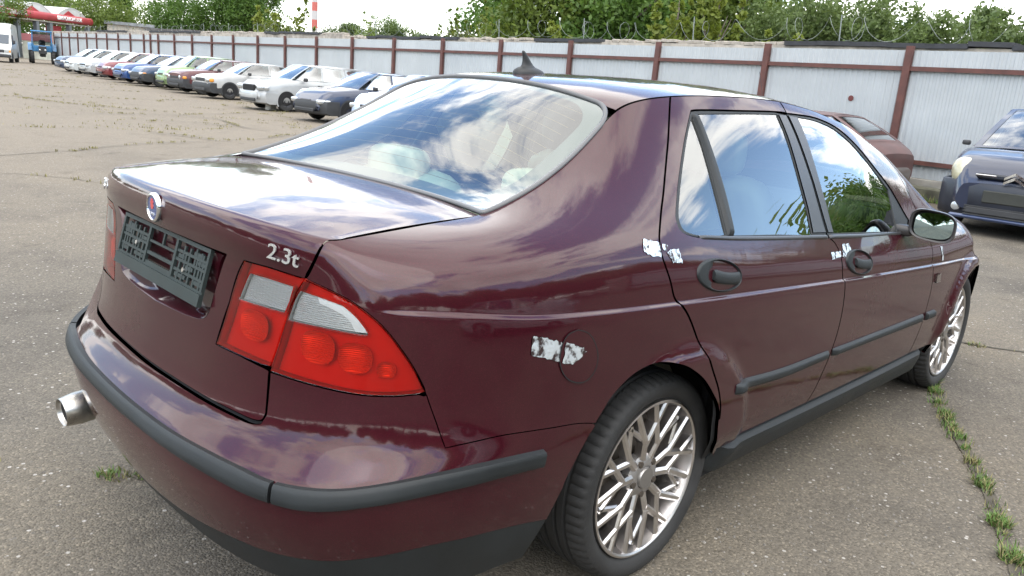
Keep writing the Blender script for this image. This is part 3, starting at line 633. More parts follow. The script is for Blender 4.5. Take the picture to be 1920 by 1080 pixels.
for i,(k,x,y,h,w,lab) in enumerate(TR):
    if lab is None: continue
    R=w*.5*(1.25 if k in('dense','olive','low') else 1.15)
    if k in('dense','olive') and i!=7: R=max(R,h*.30)
    t=thing('tree' if k!='yellow' else 'shrub',lab,'tree' if k!='yellow' else 'shrub',(x,y,0),0,'trees beyond the fence')
    link('crown',crown_mesh(k,100+i,h*1.10,R),None,t);link('trunk',trunk_mesh(h,R,i),None,t)
for i,(x,y,z,r_,lab) in enumerate([(15.17,11.97,2.62,.40,'small yellow leaf spray peeping over the wall'),(15.47,11.13,2.70,.5,'yellow leaf spray over the wall beside the first'),(15.7,10.43,2.75,.6,'widest yellow leaf spray over the wall'),(15.9,7.68,2.98,.55,'yellow green bush leaning on the wall top'),(16.1,7.0,2.92,.5,'yellow green bush beside the third fence post'),(16.20,13.84,3.3,.95,'broad bush behind the wall above the car roof')]):
    t=thing('shrub',lab,'shrub',(x,y,0),0,'shrubs behind the wall');m_=crown_mesh('yellow',300+i,z,r_);link('crown',m_,None,t)
# trees and bushes standing round the rest of the yard
proto={}
ring=[]
for i,x in enumerate(np.arange(-34,46,3.4)): ring.append((('dense','olive')[i%2],x+rng.normal(0,.8),-17-2.5*rng.random()-.04*abs(x),5.2+2.6*rng.random(),6.2+2*rng.random()))
for i,y in enumerate(np.arange(-12,70,4.2)): ring.append((('olive','dense')[i%2],-40+rng.normal(0,1.5),y,7+3*rng.random(),7.5+2*rng.random()))
ring+=[('dense',20.5,-6.0,5.4,3.6),('olive',34,-12,9,8),('dense',40,-8,9,7),('dense',-30,66,9,9),('olive',-20,76,9,9),('olive',-10,80,9,9),('dense',-3,83,9,9),('dense',2,84,8,9),('dense',9,88,7,6),('dense',14,92,7,7),('dense',18,95,7,7),('olive',20,98,7,7)]
for i,(k,x,y,h,w) in enumerate(ring):
    if k not in proto: proto[k]=(crown_mesh(k,500+i,9.,4.5),trunk_mesh(9.,4.5,i))
    t=thing('tree','leafy tree standing at the open edge of the yard','tree',(x,y,0),i*1.3,'trees round the open edge of the yard')
    for nm,me in zip(('crown','trunk'),proto[k]):
        o=link(nm,me,None,t);o.scale=(w/9,w/9,h/9)
# ================================================================== far things
ch=thing('chimney','tall red and white banded chimney far behind the fence','chimney',(152.6,255.2,0))
M_W=mat('chimney_white',(.36,.35,.35),.8);M_R=mat('chimney_red',(.36,.09,.075),.8)
for i in range(18): MB().lathe([(1.12-.012*i,i*2.9),(1.12-.012*(i+1),(i+1)*2.9)],20,'Z').build('band',M_R if i%2 else M_W,ch,True)
def mast(x,y,h,r,lab):
    t=thing('mast',lab,'mast',(x,y,0),0,'thin masts on the skyline');MB().bar((0,0,0),(0,0,h),r,6,r*.5).build('pole',mat('mast_grey',(.34,.35,.36),.6),t)
    b=MB();b.bar((-.8,0,h*.93),(.8,0,h*.93),r*.5,5);b.build('crossbar',bpy.data.materials['mast_grey'],t)
mast(51.5,138.2,14.,.10,'thin grey mast above the brick sheds');mast(78.4,112.8,16.,.09,'thin pale pole past the striped chimney');mast(83.8,133.,11.2,.12,'short dark pole in the sky gap near the chimney')
# brick sheds behind the far fence
def shed(lab,x0,y0,x1,y1,d,z,mt,rf,rz,n_win=0):
    L_=math.hypot(x1-x0,y1-y0);a=math.atan2(y1-y0,x1-x0);t=thing('shed',lab,'shed',(x0,y0,0),a,'brick sheds beyond the fence')
    MB().box((L_/2,d/2,z/2),(L_,d,z)).build('wall',mt,t);MB().box((L_/2,d/2-.1,z+rz/2),(L_+.6,d+.8,rz),ry=.0).build('roof',rf,t)
M_PB=mat('pale_brick',(.50,.45,.38),.9,noise=(2,.25),bump=(20,.6));M_SL=mat('grey_roof',(.20,.21,.22),.8,noise=(2,.3))
shed('white brick shed with flat grey roof beside the canopy',33.56,104.27,38.2,102.6,6,4.55,M_PB,M_SL,.35)
shed('lower pale shed joined to the white brick one',38.3,102.5,39.6,100.0,5,4.4,M_PB,M_SL,.12)
shed('long low grey shed with dark sagging roof',36.6,99.0,37.6,88.0,5,3.9,mat('dull_block',(.36,.33,.29),.9,noise=(2,.3)),mat('dark_roof',(.09,.085,.08),.85,noise=(1,.4)),.45)
# red canopy of the car wash
ca=Vector((17.6,93.0,0));cb=Vector((31.9,104.8,0));CLn=(cb-ca).length;caz=math.atan2(cb.y-ca.y,cb.x-ca.x)
cw=thing('wash_canopy','car wash canopy with red fascia, white lettering and curved grey roofs','canopy',ca,caz)
M_RF=mat('fascia_red',(.36,.045,.05),.5,noise=(1,.15));M_CR=mat('canopy_roof',(.50,.52,.50),.55,noise=(1,.15));M_COLM=mat('column_grey',(.16,.18,.19),.6)
b=MB();rows=[]
for x in (0,CLn): rows.append([(x,.0+.35*math.cos(a),4.55+.42*math.sin(a)) for a in np.linspace(0,2*PI,14,endpoint=False)])
b.grid(np.array(rows),closed_v=True);b.f+=[tuple(range(13,-1,-1)),tuple(range(14,28))];b.build('fascia',M_RF,cw,True,50)
MB().box((CLn/2,3,4.0),(CLn,6,.12)).build('soffit',mat('soffit',(.35,.33,.28),.8),cw)
for k in range(3):
    x0=CLn*(.02+.33*k);x1=CLn*(.31+.33*k);b=MB();rows=[]
    for f in np.linspace(0,1,14): 
        x=x0+(x1-x0)*f;z=4.80+1.05*math.sin(PI*f)**.8;rows.append([(x,.1,z),(x,6.2,z),(x,6.2,z-.10),(x,.1,z-.10)])
    b.grid(np.array(rows),closed_v=True);b.build('curved_roof',M_CR,cw,True,40)
    xm=x0+(x1-x0)*.36;b=MB();b.add([(xm-1.2,y_,4.8) for y_ in (.0,.08)]+[(xm,y_,5.45) for y_ in (.0,.08)]+[(xm+1.5,y_,4.8) for y_ in (.0,.08)],[(0,4,2),(1,3,5),(0,2,3,1),(2,4,5,3)]);b.build('gable',M_RF,cw);b=MB();b.add([(x0+(x1-x0)*f,.14,4.80+1.0*math.sin(PI*f)**.8) for f in np.linspace(0,1,12)],[tuple(range(12))]);b.build('roof_end',M_CR,cw)
for x in (.3,CLn*.34,CLn*.5,CLn*.62,CLn*.8,CLn-.3): MB().box((x,.3,2.05),(.45,.45,4.0)).build('column',M_COLM,cw)
for x in (1.5,CLn*.45,CLn*.72): MB().box((x,5.4,2.05),(.3,.3,4.0)).build('column',M_COLM,cw)
M_LET=mat('sign_white',(.80,.80,.78),.5)
for txt,fx,sz in (('АВТОМОЙКА',.27,.62),('ШИНОМОНТАЖ',.76,.56)):
    me=text_mesh(txt,sz,.03);o=link('lettering',me,M_LET,cw);o.location=(CLn*fx,-.40,4.55);o.rotation_euler=(PI/2,0,0)
sg_=MB().box((CLn*.70,.9,3.1),(2.6,.1,1.2)).build('sign_panel',M_RF,cw);MB().box((CLn*.70,.9,1.75),(2.6,.1,1.4)).build('blue_door',mat('door_blue',(.30,.40,.62),.5),cw)
MB().box((CLn*.70-.5,.83,3.1),(.25,.03,.7)).build('sign_mark',M_LET,sg_);MB().box((CLn*.70+.4,.83,2.8),(1.3,.03,.15)).build('sign_mark',M_LET,sg_)
kk=thing('kiosk','small pink and grey block kiosk under the canopy','kiosk',(24.4,95.0,0),caz)
MB().box((0,0,1.2),(4.2,2.5,2.4)).build('wall',mat('kiosk_grey',(.42,.42,.36),.85,noise=(2,.2)),kk);MB().box((0,-.05,2.15),(4.3,2.6,.7)).build('pink_panel',mat('kiosk_pink',(.38,.14,.15),.8),kk)
# ================================================================== the burgundy saloon
def crv(pts,n=6):
    pts=[np.array(p,float) for p in pts];o=[];K=len(pts)
    for i in range(K-1):
        p0=pts[max(i-1,0)];p1=pts[i];p2=pts[i+1];p3=pts[min(i+2,K-1)]
        for k in range(n):
            t=k/n;o.append(tuple(.5*((2*p1)+(-p0+p2)*t+(2*p0-5*p1+4*p2-p3)*t*t+(-p0+3*p1-3*p2+p3)*t**3)))
    o.append(tuple(pts[-1]));return o
VS=np.array([1.0,.1])        # (u,v) -> roughly metres
MIRU=lambda l:[(2*UEND-a,b) for a,b in l[::-1]]
def inside(P,poly):
    x,y=P[:,0],P[:,1];c=np.zeros(len(P),bool);q=np.array(poly)
    for (x1,y1),(x2,y2) in zip(q,np.roll(q,-1,0)):
        m=(y1>y)!=(y2>y)
        with np.errstate(all='ignore'): c^=m&(x<(x2-x1)*(y-y1)/(y2-y1)+x1)
    return c
def densify(poly,F,step):
    q=np.array(poly,float);o=[];P=F(q[:,0],q[:,1]);n=len(q)
    for i in range(n):
        d=np.linalg.norm(P[(i+1)%n]-P[i]);
        if d<1e-5: continue
        k=max(1,int(math.ceil(d/step)))
        for t in range(k): o.append(q[i]+(q[(i+1)%n]-q[i])*t/k)
    return np.array(o)
def seg_dist(P,poly):
    d=np.full(len(P),1e9)
    for a,b in zip(poly,np.roll(poly,-1,0)):
        e=b-a;L=e@e
        if L<1e-12: continue
        t=np.clip(((P-a)@e)/L,0,1);d=np.minimum(d,np.linalg.norm(P-a-t[:,None]*e,axis=1))
    return d
NA=lambda u,v:An(u,v)
def panel_geo(F,Nf,outline,us,vs,holes=(),scale=VS,step=.014,gap=.0015,depth=.016,off=0.,keep=None,flange=True,edge=.012):
    """cut a panel out of surface F; returns verts, faces, normals. keep(uv)->True where the rim is left flush (no gap)"""
    loops=[densify(l,F,step) for l in [outline,*holes]]
    S=[l*scale for l in loops]
    U,V=np.meshgrid(us,vs,indexing='ij');G_=np.stack([U.ravel(),V.ravel()],1)
    m=inside(G_*scale,S[0])
    for h in S[1:]: m&=~inside(G_*scale,h)
    G_=G_[m]
    if len(G_):
        dd=np.full(len(G_),1e9)
        for l in S: dd=np.minimum(dd,seg_dist(G_*scale,l))
        G_=G_[dd>edge*.55]
    pts=np.concatenate([*loops,G_]); sc=pts*scale
    edges=[];k=0
    for l in loops:
        n=len(l);edges+=[(k+i,k+(i+1)%n) for i in range(n)];k+=n
    nb=k
    r=delaunay_2d_cdt([Vector(p) for p in sc.tolist()],edges,[],0,1e-6)
    vo=np.array([tuple(p) for p in r[0]]);tri=np.array([f for f in r[2] if len(f)==3]);orig=r[3]
    c=vo[tri].mean(1);ok=inside(c,S[0])
    for h in S[1:]: ok&=~inside(c,h)
    tri=tri[ok]
    uv=vo/scale
    P=F(uv[:,0],uv[:,1]);Nn=Nf(uv[:,0],uv[:,1])
    # map loop index -> output vertex
    o2n={}
    for i,l in enumerate(orig):
        for j in l: o2n[j]=i
    fn=np.cross(P[tri[:,1]]-P[tri[:,0]],P[tri[:,2]]-P[tri[:,0]])
    fl=(fn*Nn[tri].mean(1)).sum(1)<0
    tri[fl]=tri[fl][:,[0,2,1]]
    P=P+Nn*off; P0=P.copy()
    V_=[P];NN=[Nn];FF=[tri];nv=len(P)
    if flange:
        k=0
        for li,l in enumerate(loops):
            n=len(l);ids=np.array([o2n[k+i] for i in range(n)]);k+=n
            q=P0[ids];nn=Nn[ids]
            t=np.roll(q,-1,0)-np.roll(q,1,0);t/=np.linalg.norm(t,axis=1)[:,None]+1e-12
            inn=np.cross(nn,t)
            s_=S[li];area=np.sum(s_[:,0]*np.roll(s_[:,1],-1)-np.roll(s_[:,0],-1)*s_[:,1])
            # orient inward by testing against the 2-D loop
            j=0;eps=1e-3
            duv=(F(l[:,0]+eps,l[:,1])-F(l[:,0],l[:,1])),(F(l[:,0],l[:,1]+eps*10)-F(l[:,0],l[:,1]))
            a2=(inn*duv[0]).sum(1)/((duv[0]**2).sum(1)+1e-15)*eps; b2=(inn*duv[1]).sum(1)/((duv[1]**2).sum(1)+1e-15)*eps*10
            mv=np.stack([a2,b2],1)*scale; mv/=np.linalg.norm(mv,axis=1)[:,None]+1e-12
            isin=inside(s_+mv*.004,s_)
            sg=1 if isin.mean()>.5 else -1
            if li>0: sg=-sg
            inn=inn*sg
            kp=np.array([bool(keep and keep(*p)) for p in l])
            gg=np.array([gap(*p) if callable(gap) else gap for p in l])
            g=np.where(kp,0.,gg)[:,None]
            rad=np.where(kp,0.,np.minimum(.002,.0004+gg))[:,None]
            V_[0][ids]=q+inn*(g+rad)
            B=q+inn*g-nn*rad; C=q+inn*g-nn*(depth)
            V_+= [B,C];NN+=[nn*.5-inn*.87,-inn]
            b0=nv;c0=nv+n;nv+=2*n
            for i in range(n):
                j=(i+1)%n
                if kp[i] and kp[j]: continue
                f=[(ids[i],ids[j],b0+j,b0+i),(b0+i,b0+j,c0+j,c0+i)]
                if sg*(1 if li==0 else -1)<0 : f=[x[::-1] for x in f]
                FF.append(f)
    Vv=np.concatenate(V_);Nv=np.concatenate(NN);faces=[]
    for f in FF: faces+= [tuple(int(i) for i in x) for x in f]
    return Vv,faces,Nv
def mesh_n(name,V_,F_,N_,mir=False):
    V_=np.array(V_,float);N_=np.array(N_,float)
    if mir:
        V_=V_*[1,-1,1];N_=N_*[1,-1,1];F_=[f[::-1] for f in F_]
    me=bpy.data.meshes.new(name);me.from_pydata(V_.tolist(),[],F_);me.update()
    me.polygons.foreach_set('use_smooth',[True]*len(me.polygons))
    N_/=np.linalg.norm(N_,axis=1)[:,None]+1e-12
    me.normals_split_custom_set_from_vertices(N_.tolist())
    return me
def panel(name,m,parent,*a,both=True,parents=None,label=None,**k):
    g=panel_geo(*a,**k);o=link(name,mesh_n(name,*g),m,parent)
    if label:o['label']=label
    if both: return o,link(name,mesh_n(name,*g,mir=True),m,parents[1] if parents else parent)
    return o
def ribbon_geo(F,Nf,top,bot,th,n=60,k=9,base=-.004,flat=6,ends=True):
    """raised strip between two curves on the surface"""
    def rs(c):
        c=np.array(crv(c,8));P=F(c[:,0],c[:,1]);d=np.concatenate([[0],np.cumsum(np.linalg.norm(np.diff(P,axis=0),axis=1))]);t=np.linspace(0,d[-1],n)
        return np.stack([np.interp(t,d,c[:,i]) for i in (0,1)],1)
    a,b=rs(top),rs(bot);rows=[]
    for i in range(n):
        e=1.0
        if ends:
            x=min(i,n-1-i)/(n-1)*n; e=min(1,.35+.65*math.sqrt(min(1,x/2.0)))
        w=np.linspace(0,1,k);q=a[i]+(b[i]-a[i])*w[:,None]
        h=base+(th-base)*e*(1-np.abs(2*w-1)**flat)
        rows.append(F(q[:,0],q[:,1])+Nf(q[:,0],q[:,1])*h[:,None])
    return np.array(rows)
def ribbon(name,m,parent,top,bot,th,both=True,F=A,Nf=An,parents=None,ang=40,**k):
    R=ribbon_geo(F,Nf,top,bot,th,**k);os=[]
    for mir in ((0,1) if both else (0,)):
        Q=R*[1,-1,1] if mir else R
        b=MB().grid(Q); nA,kA=R.shape[:2]
        b.f+=[tuple(range(kA-1,-1,-1)),tuple(range((nA-1)*kA,nA*kA))]
        if mir: b.f=[f[::-1] for f in b.f]
        os.append(b.build(name,m,parents[1] if (mir and parents) else parent,True,ang))
    return os
# ---- materials
def paint(name,base,flake,dirt=.5,crough=.03,metal=.35):
    m=bpy.data.materials.new(name);m.use_nodes=True;t=m.node_tree;b=t.nodes['Principled BSDF'];L=t.links.new
    c=t.nodes.new('ShaderNodeTexCoord')
    n=t.nodes.new('ShaderNodeTexNoise');n.inputs['Scale'].default_value=900;n.inputs['Detail'].default_value=1;L(c.outputs['Object'],n.inputs['Vector'])
    r=t.nodes.new('ShaderNodeMapRange');r.inputs[1].default_value=.55;r.inputs[2].default_value=.75;L(n.outputs['Fac'],r.inputs[0])
    mx=t.nodes.new('ShaderNodeMix');mx.data_type='RGBA';L(r.outputs[0],mx.inputs[0]);mx.inputs[6].default_value=(*base,1);mx.inputs[7].default_value=(*flake,1)
    d=t.nodes.new('ShaderNodeTexNoise');d.inputs['Scale'].default_value=3.2;d.inputs['Detail'].default_value=7;d.inputs['Roughness'].default_value=.62;L(c.outputs['Object'],d.inputs['Vector'])
    dr=t.nodes.new('ShaderNodeMapRange');dr.inputs[1].default_value=.42;dr.inputs[2].default_value=.78;dr.inputs[3].default_value=.02*dirt;dr.inputs[4].default_value=.14*dirt;L(d.outputs['Fac'],dr.inputs[0])
    m2=t.nodes.new('ShaderNodeMix');m2.data_type='RGBA';L(dr.outputs[0],m2.inputs[0]);L(mx.outputs[2],m2.inputs[6]);m2.inputs[7].default_value=(.20,.17,.14,1)
    L(m2.outputs[2],b.inputs['Base Color'])
    b.inputs['Metallic'].default_value=metal;b.inputs['Roughness'].default_value=.42;b.inputs['Specular IOR Level'].default_value=.06
    b.inputs['Coat Weight'].default_value=1;b.inputs['Coat IOR'].default_value=1.46
    cr=t.nodes.new('ShaderNodeMapRange');cr.inputs[1].default_value=.4;cr.inputs[2].default_value=.8;cr.inputs[3].default_value=crough;cr.inputs[4].default_value=crough+.06*dirt;L(d.outputs['Fac'],cr.inputs[0]);L(cr.outputs[0],b.inputs['Coat Roughness'])
    # faint orange peel
    o=t.nodes.new('ShaderNodeTexNoise');o.inputs['Scale'].default_value=14;o.inputs['Detail'].default_value=2;L(c.outputs['Object'],o.inputs['Vector'])
    bp=t.nodes.new('ShaderNodeBump');bp.inputs['Strength'].default_value=.12;bp.inputs['Distance'].default_value=.004;L(o.outputs['Fac'],bp.inputs['Height']);L(bp.outputs[0],b.inputs['Coat Normal'])
    return m
M_PAINT=paint('burgundy_paint',(.031,.0025,.0064),(.082,.007,.0165),dirt=.14,metal=.2,crough=.055)
M_TRIM=mat('black_trim',(.015,.018,.0195),.5,spec=.35,noise=(6,.25),bump=(700,.25))
M_TRIMG=mat('grey_pillar_trim',(.035,.036,.040),.3,noise=(5,.15))
M_GAP=mat('gap_black',(.006,.006,.007),.8)
M_RUB=mat('window_rubber',(.03,.031,.033),.45)
M_GLASS=glass('tinted_glass',(.55,.68,.63),2.6)
M_RGLASS=glass('rear_window_glass',(.74,.92,.86),2.3)
M_BAND=mat('ceramic_band',(.10,.105,.11),.5)
M_CHROME=mat('chrome',(.78,.79,.8),.12,1.0,noise=(8,.2))
M_ALLOY=mat('alloy_silver',(.68,.655,.64),.30,1.0,noise=(12,.15))
M_ALLOYD=mat('alloy_recess',(.42,.405,.395),.42,.9,noise=(9,.2))
M_TYRE=mat('tyre_rubber',(.021,.021,.021),.68,noise=(9,.3),bump=(240,.35))
M_BEIGE=mat('beige_trim',(.50,.49,.42),.75,noise=(5,.08))
M_SEAT=mat('beige_leather',(.40,.385,.32),.55,noise=(4,.1))
M_DARKI=mat('dark_interior',(.028,.028,.03),.7)
M_STEEL=mat('exhaust_steel',(.40,.385,.36),.27,1.0,noise=(14,.35))
M_FOIL=bpy.data.materials.new('foil_tape');M_FOIL.use_nodes=True
def _foil():
    t=M_FOIL.node_tree;b=t.nodes['Principled BSDF'];L=t.links.new;c=t.nodes.new('ShaderNodeTexCoord')
    n=t.nodes.new('ShaderNodeTexNoise');n.inputs['Scale'].default_value=60;n.inputs['Detail'].default_value=5;L(c.outputs['Object'],n.inputs['Vector'])
    v=t.nodes.new('ShaderNodeValToRGB');v.color_ramp.elements[0].position=.38;v.color_ramp.elements[0].color=(.07,.05,.05,1);v.color_ramp.elements[1].position=.52;v.color_ramp.elements[1].color=(.72,.79,.83,1)
    L(n.outputs['Fac'],v.inputs[0]);L(v.outputs[0],b.inputs['Base Color']);b.inputs['Metallic'].default_value=.6;b.inputs['Roughness'].default_value=.27
    bp=t.nodes.new('ShaderNodeBump');bp.inputs['Strength'].default_value=.9;bp.inputs['Distance'].default_value=.004;L(n.outputs['Fac'],bp.inputs['Height']);L(bp.outputs[0],b.inputs['Normal'])
_foil()
saab=thing('saloon_car','burgundy saloon with peeling foil patches, black bumper strips and silver mesh alloy wheels','car')
P_=PL
US=np.arange(UEND-.5,3.62,.026); VV=np.array(sorted(set(np.round(np.concatenate([np.arange(0,12.01,.3),[6.3,6.4,6.46,6.54,6.6,6.7]]),3))))
gapT=P_['gap']
# ---- boot lid (rear face + top)
v12=lambda a,b,n=30:[(u,12.) for u in np.linspace(a,b,n)]
VLIP=11.72
lid_half=crv([(UEND,3.70),(-1.50,3.70),(-1.33,3.68),(-1.262,3.66),(-1.232,3.72),(-1.222,3.90)],5)+P_['gap'][::-1][1:2]+[(-1.2215,4.70)]
lid_half+=P_['innerbot'][::-1][1:]+P_['inner'][::-1][1:]+P_['innertop'][1:-1]+[(-1.141,8.175)]+[(-1.108,10.41),(-1.092,11.45),(-1.088,VLIP)]
recess_half=crv(P_['bandbot'][0:1]+P_['recess'],3)
rec=[(a,b) for a,b in recess_half if a>UEND]+MIRU([(a,b) for a,b in recess_half if a>UEND])
rec=rec  # from top right, down, across, up to the far side
lid_out=lid_half+[(UEND,VLIP)]+MIRU(lid_half)[0:]
lidg=panel_geo(A,An,lid_out,US,VV,holes=[rec],keep=lambda u,v:v>VLIP-.02,gap=lambda u,v:.0006 if 4.6<v<8.3 and (u<-1.225 or v>8.0) else .0016)
ts=np.linspace(.012,1,30);
top_out=[(t,-1.) for t in np.linspace(.02,.985,30)]+[(.985,s) for s in np.linspace(-1,1,50)[1:-1]]+[(t,1.) for t in np.linspace(.985,.02,30)]+[(.02,s) for s in np.linspace(1,-1,50)[1:-1]]
NLd=lambda a,b:npatch(Ld,a,b)
lidt=panel_geo(Ld,NLd,top_out,np.linspace(0,1,28),np.linspace(-1,1,40),scale=np.array([.5,.62]),keep=lambda t,s:t<.021,step=.02)
# rounded lip joining the two
uu=np.concatenate([np.linspace(-1.088,UEND,36),np.linspace(UEND,2*UEND+1.088,36)[1:]])
Pa=A(uu,np.full_like(uu,VLIP));Na=An(uu,np.full_like(uu,VLIP))
ss=Pa[:,1]/.612*(1/np.abs(Pa[:,1]/.612).max()); Pb=Ld(np.full_like(ss,.02),ss);Nb=NLd(np.full_like(ss,.02),ss)
Ta=A(uu,np.full_like(uu,VLIP))-A(uu,np.full_like(uu,VLIP-.05));Ta/=np.linalg.norm(Ta,axis=1)[:,None]
Tb=Ld(np.full_like(ss,.06),ss)-Pb;Tb/=np.linalg.norm(Tb,axis=1)[:,None]
D=np.linalg.norm(Pb-Pa,axis=1)[:,None]*1.0
rows=[];nrm=[]
for t in np.linspace(0,1,9):
    h=(2*t**3-3*t*t+1)*Pa+(t**3-2*t*t+t)*Ta*D+(-2*t**3+3*t*t)*Pb+(t**3-t*t)*Tb*D
    rows.append(h)
R=np.array(rows)
for i in range(9):
    dt=R[min(i+1,8)]-R[max(i-1,0)];du=np.gradient(R[i],axis=0);n_=np.cross(du,dt);n_/=np.linalg.norm(n_,axis=1)[:,None]+1e-12
    n_=np.where((n_*(Na+Nb)).sum(1)[:,None]<0,-n_,n_)
    nrm.append(n_)
nrm[0]=Na;nrm[8]=Nb
g=MB().grid(R)
lv=np.concatenate([lidg[0],lidt[0],R.reshape(-1,3)]);ln=np.concatenate([lidg[2],lidt[2],np.array(nrm).reshape(-1,3)])
o1=len(lidg[0]);o2=o1+len(lidt[0])
fa=np.array(g.f);c=R.reshape(-1,3)[fa];fn=np.cross(c[:,1]-c[:,0],c[:,2]-c[:,0]);flip=(fn*np.array(nrm).reshape(-1,3)[fa].mean(1)).sum(1)<0
gf=[tuple(f[::-1]) if fl else tuple(f) for f,fl in zip(fa.tolist(),flip)]
lf=lidg[1]+[tuple(i+o1 for i in f) for f in lidt[1]]+[tuple(i+o2 for i in f) for f in gf]
lid=link('boot_lid',mesh_n('boot_lid',lv,lf,ln),M_PAINT,saab)
# number plate recess pressed into the lid
rl=densify(rec,A,.012);q=A(rl[:,0],rl[:,1]);cn=np.array([-1.07,0,.92])
rings=[]
yc=q[:,1];zz_=q[:,2]
for f,dx in ((0,0),(.25,.006),(.6,.022),(.85,.034),(1.0,.038)):
    k=1-.07*f; kz=1-.13*f
    r=np.stack([q[:,0]+dx,yc*k,.935+(zz_-.935)*kz],1)
    if f>=.6: r[:,0]=np.maximum(r[:,0],-1.062)
    rings.append(r)
b=MB().grid(np.array(rings),closed_v=True)
# recess floor as a fan of rings
last=rings[-1]
fl=[last]+[np.stack([np.full(len(last),-1.05),last[:,1]*k,.935+(last[:,2]-.935)*k],1) for k in (.97,.6,.25,.02)]
b.grid(np.array(fl),closed_v=True)
b.build('plate_recess',M_PAINT,lid,True,50)
# ---- quarter panels
quarter=[P_['cgap'][0]]+v12(.26,-1.06,90)+crv([(-1.075,11.97),(-1.087,11.85),(-1.09,11.664)],3)[1:]+P_['gap'][1:2]+[(-1.1395,8.2)]+crv(P_['lamptop'],4)[1:]+crv(P_['seam'][0:2],2)+crv(P_['seam'][2:],4)+crv([(-.37,2.99),(-.325,3.70),(-.255,4.22),(-.168,4.46),(-.085,4.43),(0.,4.12),(.085,3.50),(.155,2.45),(.215,1.28),(.262,.62),(.307,.348)],6)[1:]+crv(P_['cgap'],5)[::-1][1:-1]
SEAMG=lambda u,v: .0005 if (v<4.75 and u<-.33) else .0019
quarter_p=panel('quarter_panel',M_PAINT,saab,A,An,quarter,US,VV,gap=SEAMG)
# ---- doors
bg=crv(P_['bgap'][:-1],5);cg=crv(P_['cgap'],5)
_bi=[p for p in bg if p[1]<9.40][0]
bgB=[p for p in bg if p[1]<9.38]
rear_door=cg[:-4]+[(.30,.50),(.45,.50),(.7,.50),(.925,.50)]+bgB[::-1]+[(.972,9.411)]+crv(P_['dlor'],4)[::-1]+crv(P_['dlortop'],3)[1:]+[(.953,11.735)]+v12(.953,.30,16)
rd=panel('rear_door',M_PAINT,saab,A,An,rear_door,US,VV)
ag=P_['agap'][:-1]
front_door=[(.957,12.),(.955,11.73)]+crv(P_['dloft'],4)+crv(P_['dlofb'],3)[::-1]+[(.974,9.42)]+bgB+[(.95,.50),(1.3,.50),(1.7,.50),(1.93,.50)]+crv(ag,4)[::-1]+crv([(2.037,8.583),(2.06,9.4),(2.02,10.6),(1.94,11.5),(1.86,12.)],5)[1:]+v12(1.84,.98,20)
fd=panel('front_door',M_PAINT,saab,A,An,front_door,US,VV)
# ---- front wing with its arch, plain nose
def v_at(u,z):
    vs=np.linspace(0,9,181);Z=A(np.full(181,u),vs)[:,2];return float(np.interp(z,Z,vs))
arcf=[]
for a in np.linspace(math.radians(-8),math.radians(188),30):
    x=2.703+.372*math.cos(a);z=.318+.372*math.sin(a)
    arcf.append((x,v_at(x,z)))
wing=crv(ag,4)[::-1]+crv([(2.037,8.583),(2.06,9.4),(2.02,10.6),(1.94,11.5),(1.86,12.)],5)[1:]+v12(1.9,3.6,50)+[(3.6,9.),(3.6,6.),(3.6,3.),(3.6,.5),(3.3,.5)]+arcf+[(2.3,.5),(2.1,.5)]
wing=[(u,min(v,12.)) for u,v in wing]
wg=panel('front_wing',M_PAINT,saab,A,An,wing,US,VV)
b=MB();vv=np.linspace(0,12,25);Pr=A(np.full(25,3.6),vv);rows=[]
for s in np.linspace(1,-1,17):
    r=Pr.copy();r[:,1]*=s;r[:,0]+=.09*(1-s*s);rows.append(r)
b.grid(np.array(rows));b.build('nose_panel',M_PAINT,saab,True,60)
def Hd(x,s):
    x=np.atleast_1d(x).astype(float);s=np.atleast_1d(s).astype(float);ey,ez=rail(x);c_=ez+.055
    return np.stack([x+.06*(1-s*s)*np.clip((x-3.3)/.3,0,1),s*ey,c_+(ez-c_)*np.abs(s)**2.3],1)
hood_out=[(x,-1.) for x in np.linspace(2.42,3.6,30)]+[(3.6,s) for s in np.linspace(-1,1,24)[1:-1]]+[(x,1.) for x in np.linspace(3.6,2.42,30)]+[(2.42,s) for s in np.linspace(1,-1,24)[1:-1]]
panel('bonnet',M_PAINT,saab,Hd,lambda a,b:npatch(Hd,a,b),hood_out,np.linspace(2.42,3.6,30),np.linspace(-1,1,22),scale=np.array([1,.65]),both=False,step=.03)
def Ws(t,s):
    t=np.atleast_1d(t).astype(float);s=np.atleast_1d(s).astype(float);ex=2.42+(1.36-2.42)*t;ey,ez=rail(ex);cx=2.62+(1.22-2.62)*t;cz=1.01+(1.462-1.01)*t+.03*np.sin(PI*t);a=np.abs(s)**2.2
    return np.stack([cx+(ex-cx)*a,s*ey,cz+(ez-cz)*a],1)
ws_out=[(t,-.985) for t in np.linspace(0,.985,20)]+[(.985,s) for s in np.linspace(-.985,.985,24)[1:-1]]+[(t,.985) for t in np.linspace(.985,0,20)]+[(0,s) for s in np.linspace(.985,-.985,24)[1:-1]]
panel('windscreen',M_GLASS,saab,Ws,lambda a,b:npatch(Ws,a,b),ws_out,np.linspace(0,1,20),np.linspace(-1,1,22),scale=np.array([1.1,.6]),both=False,flange=False,step=.04)
# ---- roof
def gx(s): return .0+(.043)*abs(s)**2.4
roof_out=[(gx(s)-.004,s) for s in np.linspace(1,-1,61)]+[(x,-1.) for x in np.linspace(.06,1.34,50)]+[(1.36-.14*(1-abs(s)**2.2),s) for s in np.linspace(-1,1,41)]+[(x,1.) for x in np.linspace(1.34,.06,50)]
panel('roof',M_PAINT,saab,Rf,lambda a,b:npatch(Rf,a,b),roof_out,np.linspace(-.02,1.36,46),np.linspace(-1,1,40),scale=np.array([1,.55]),both=False,step=.016)
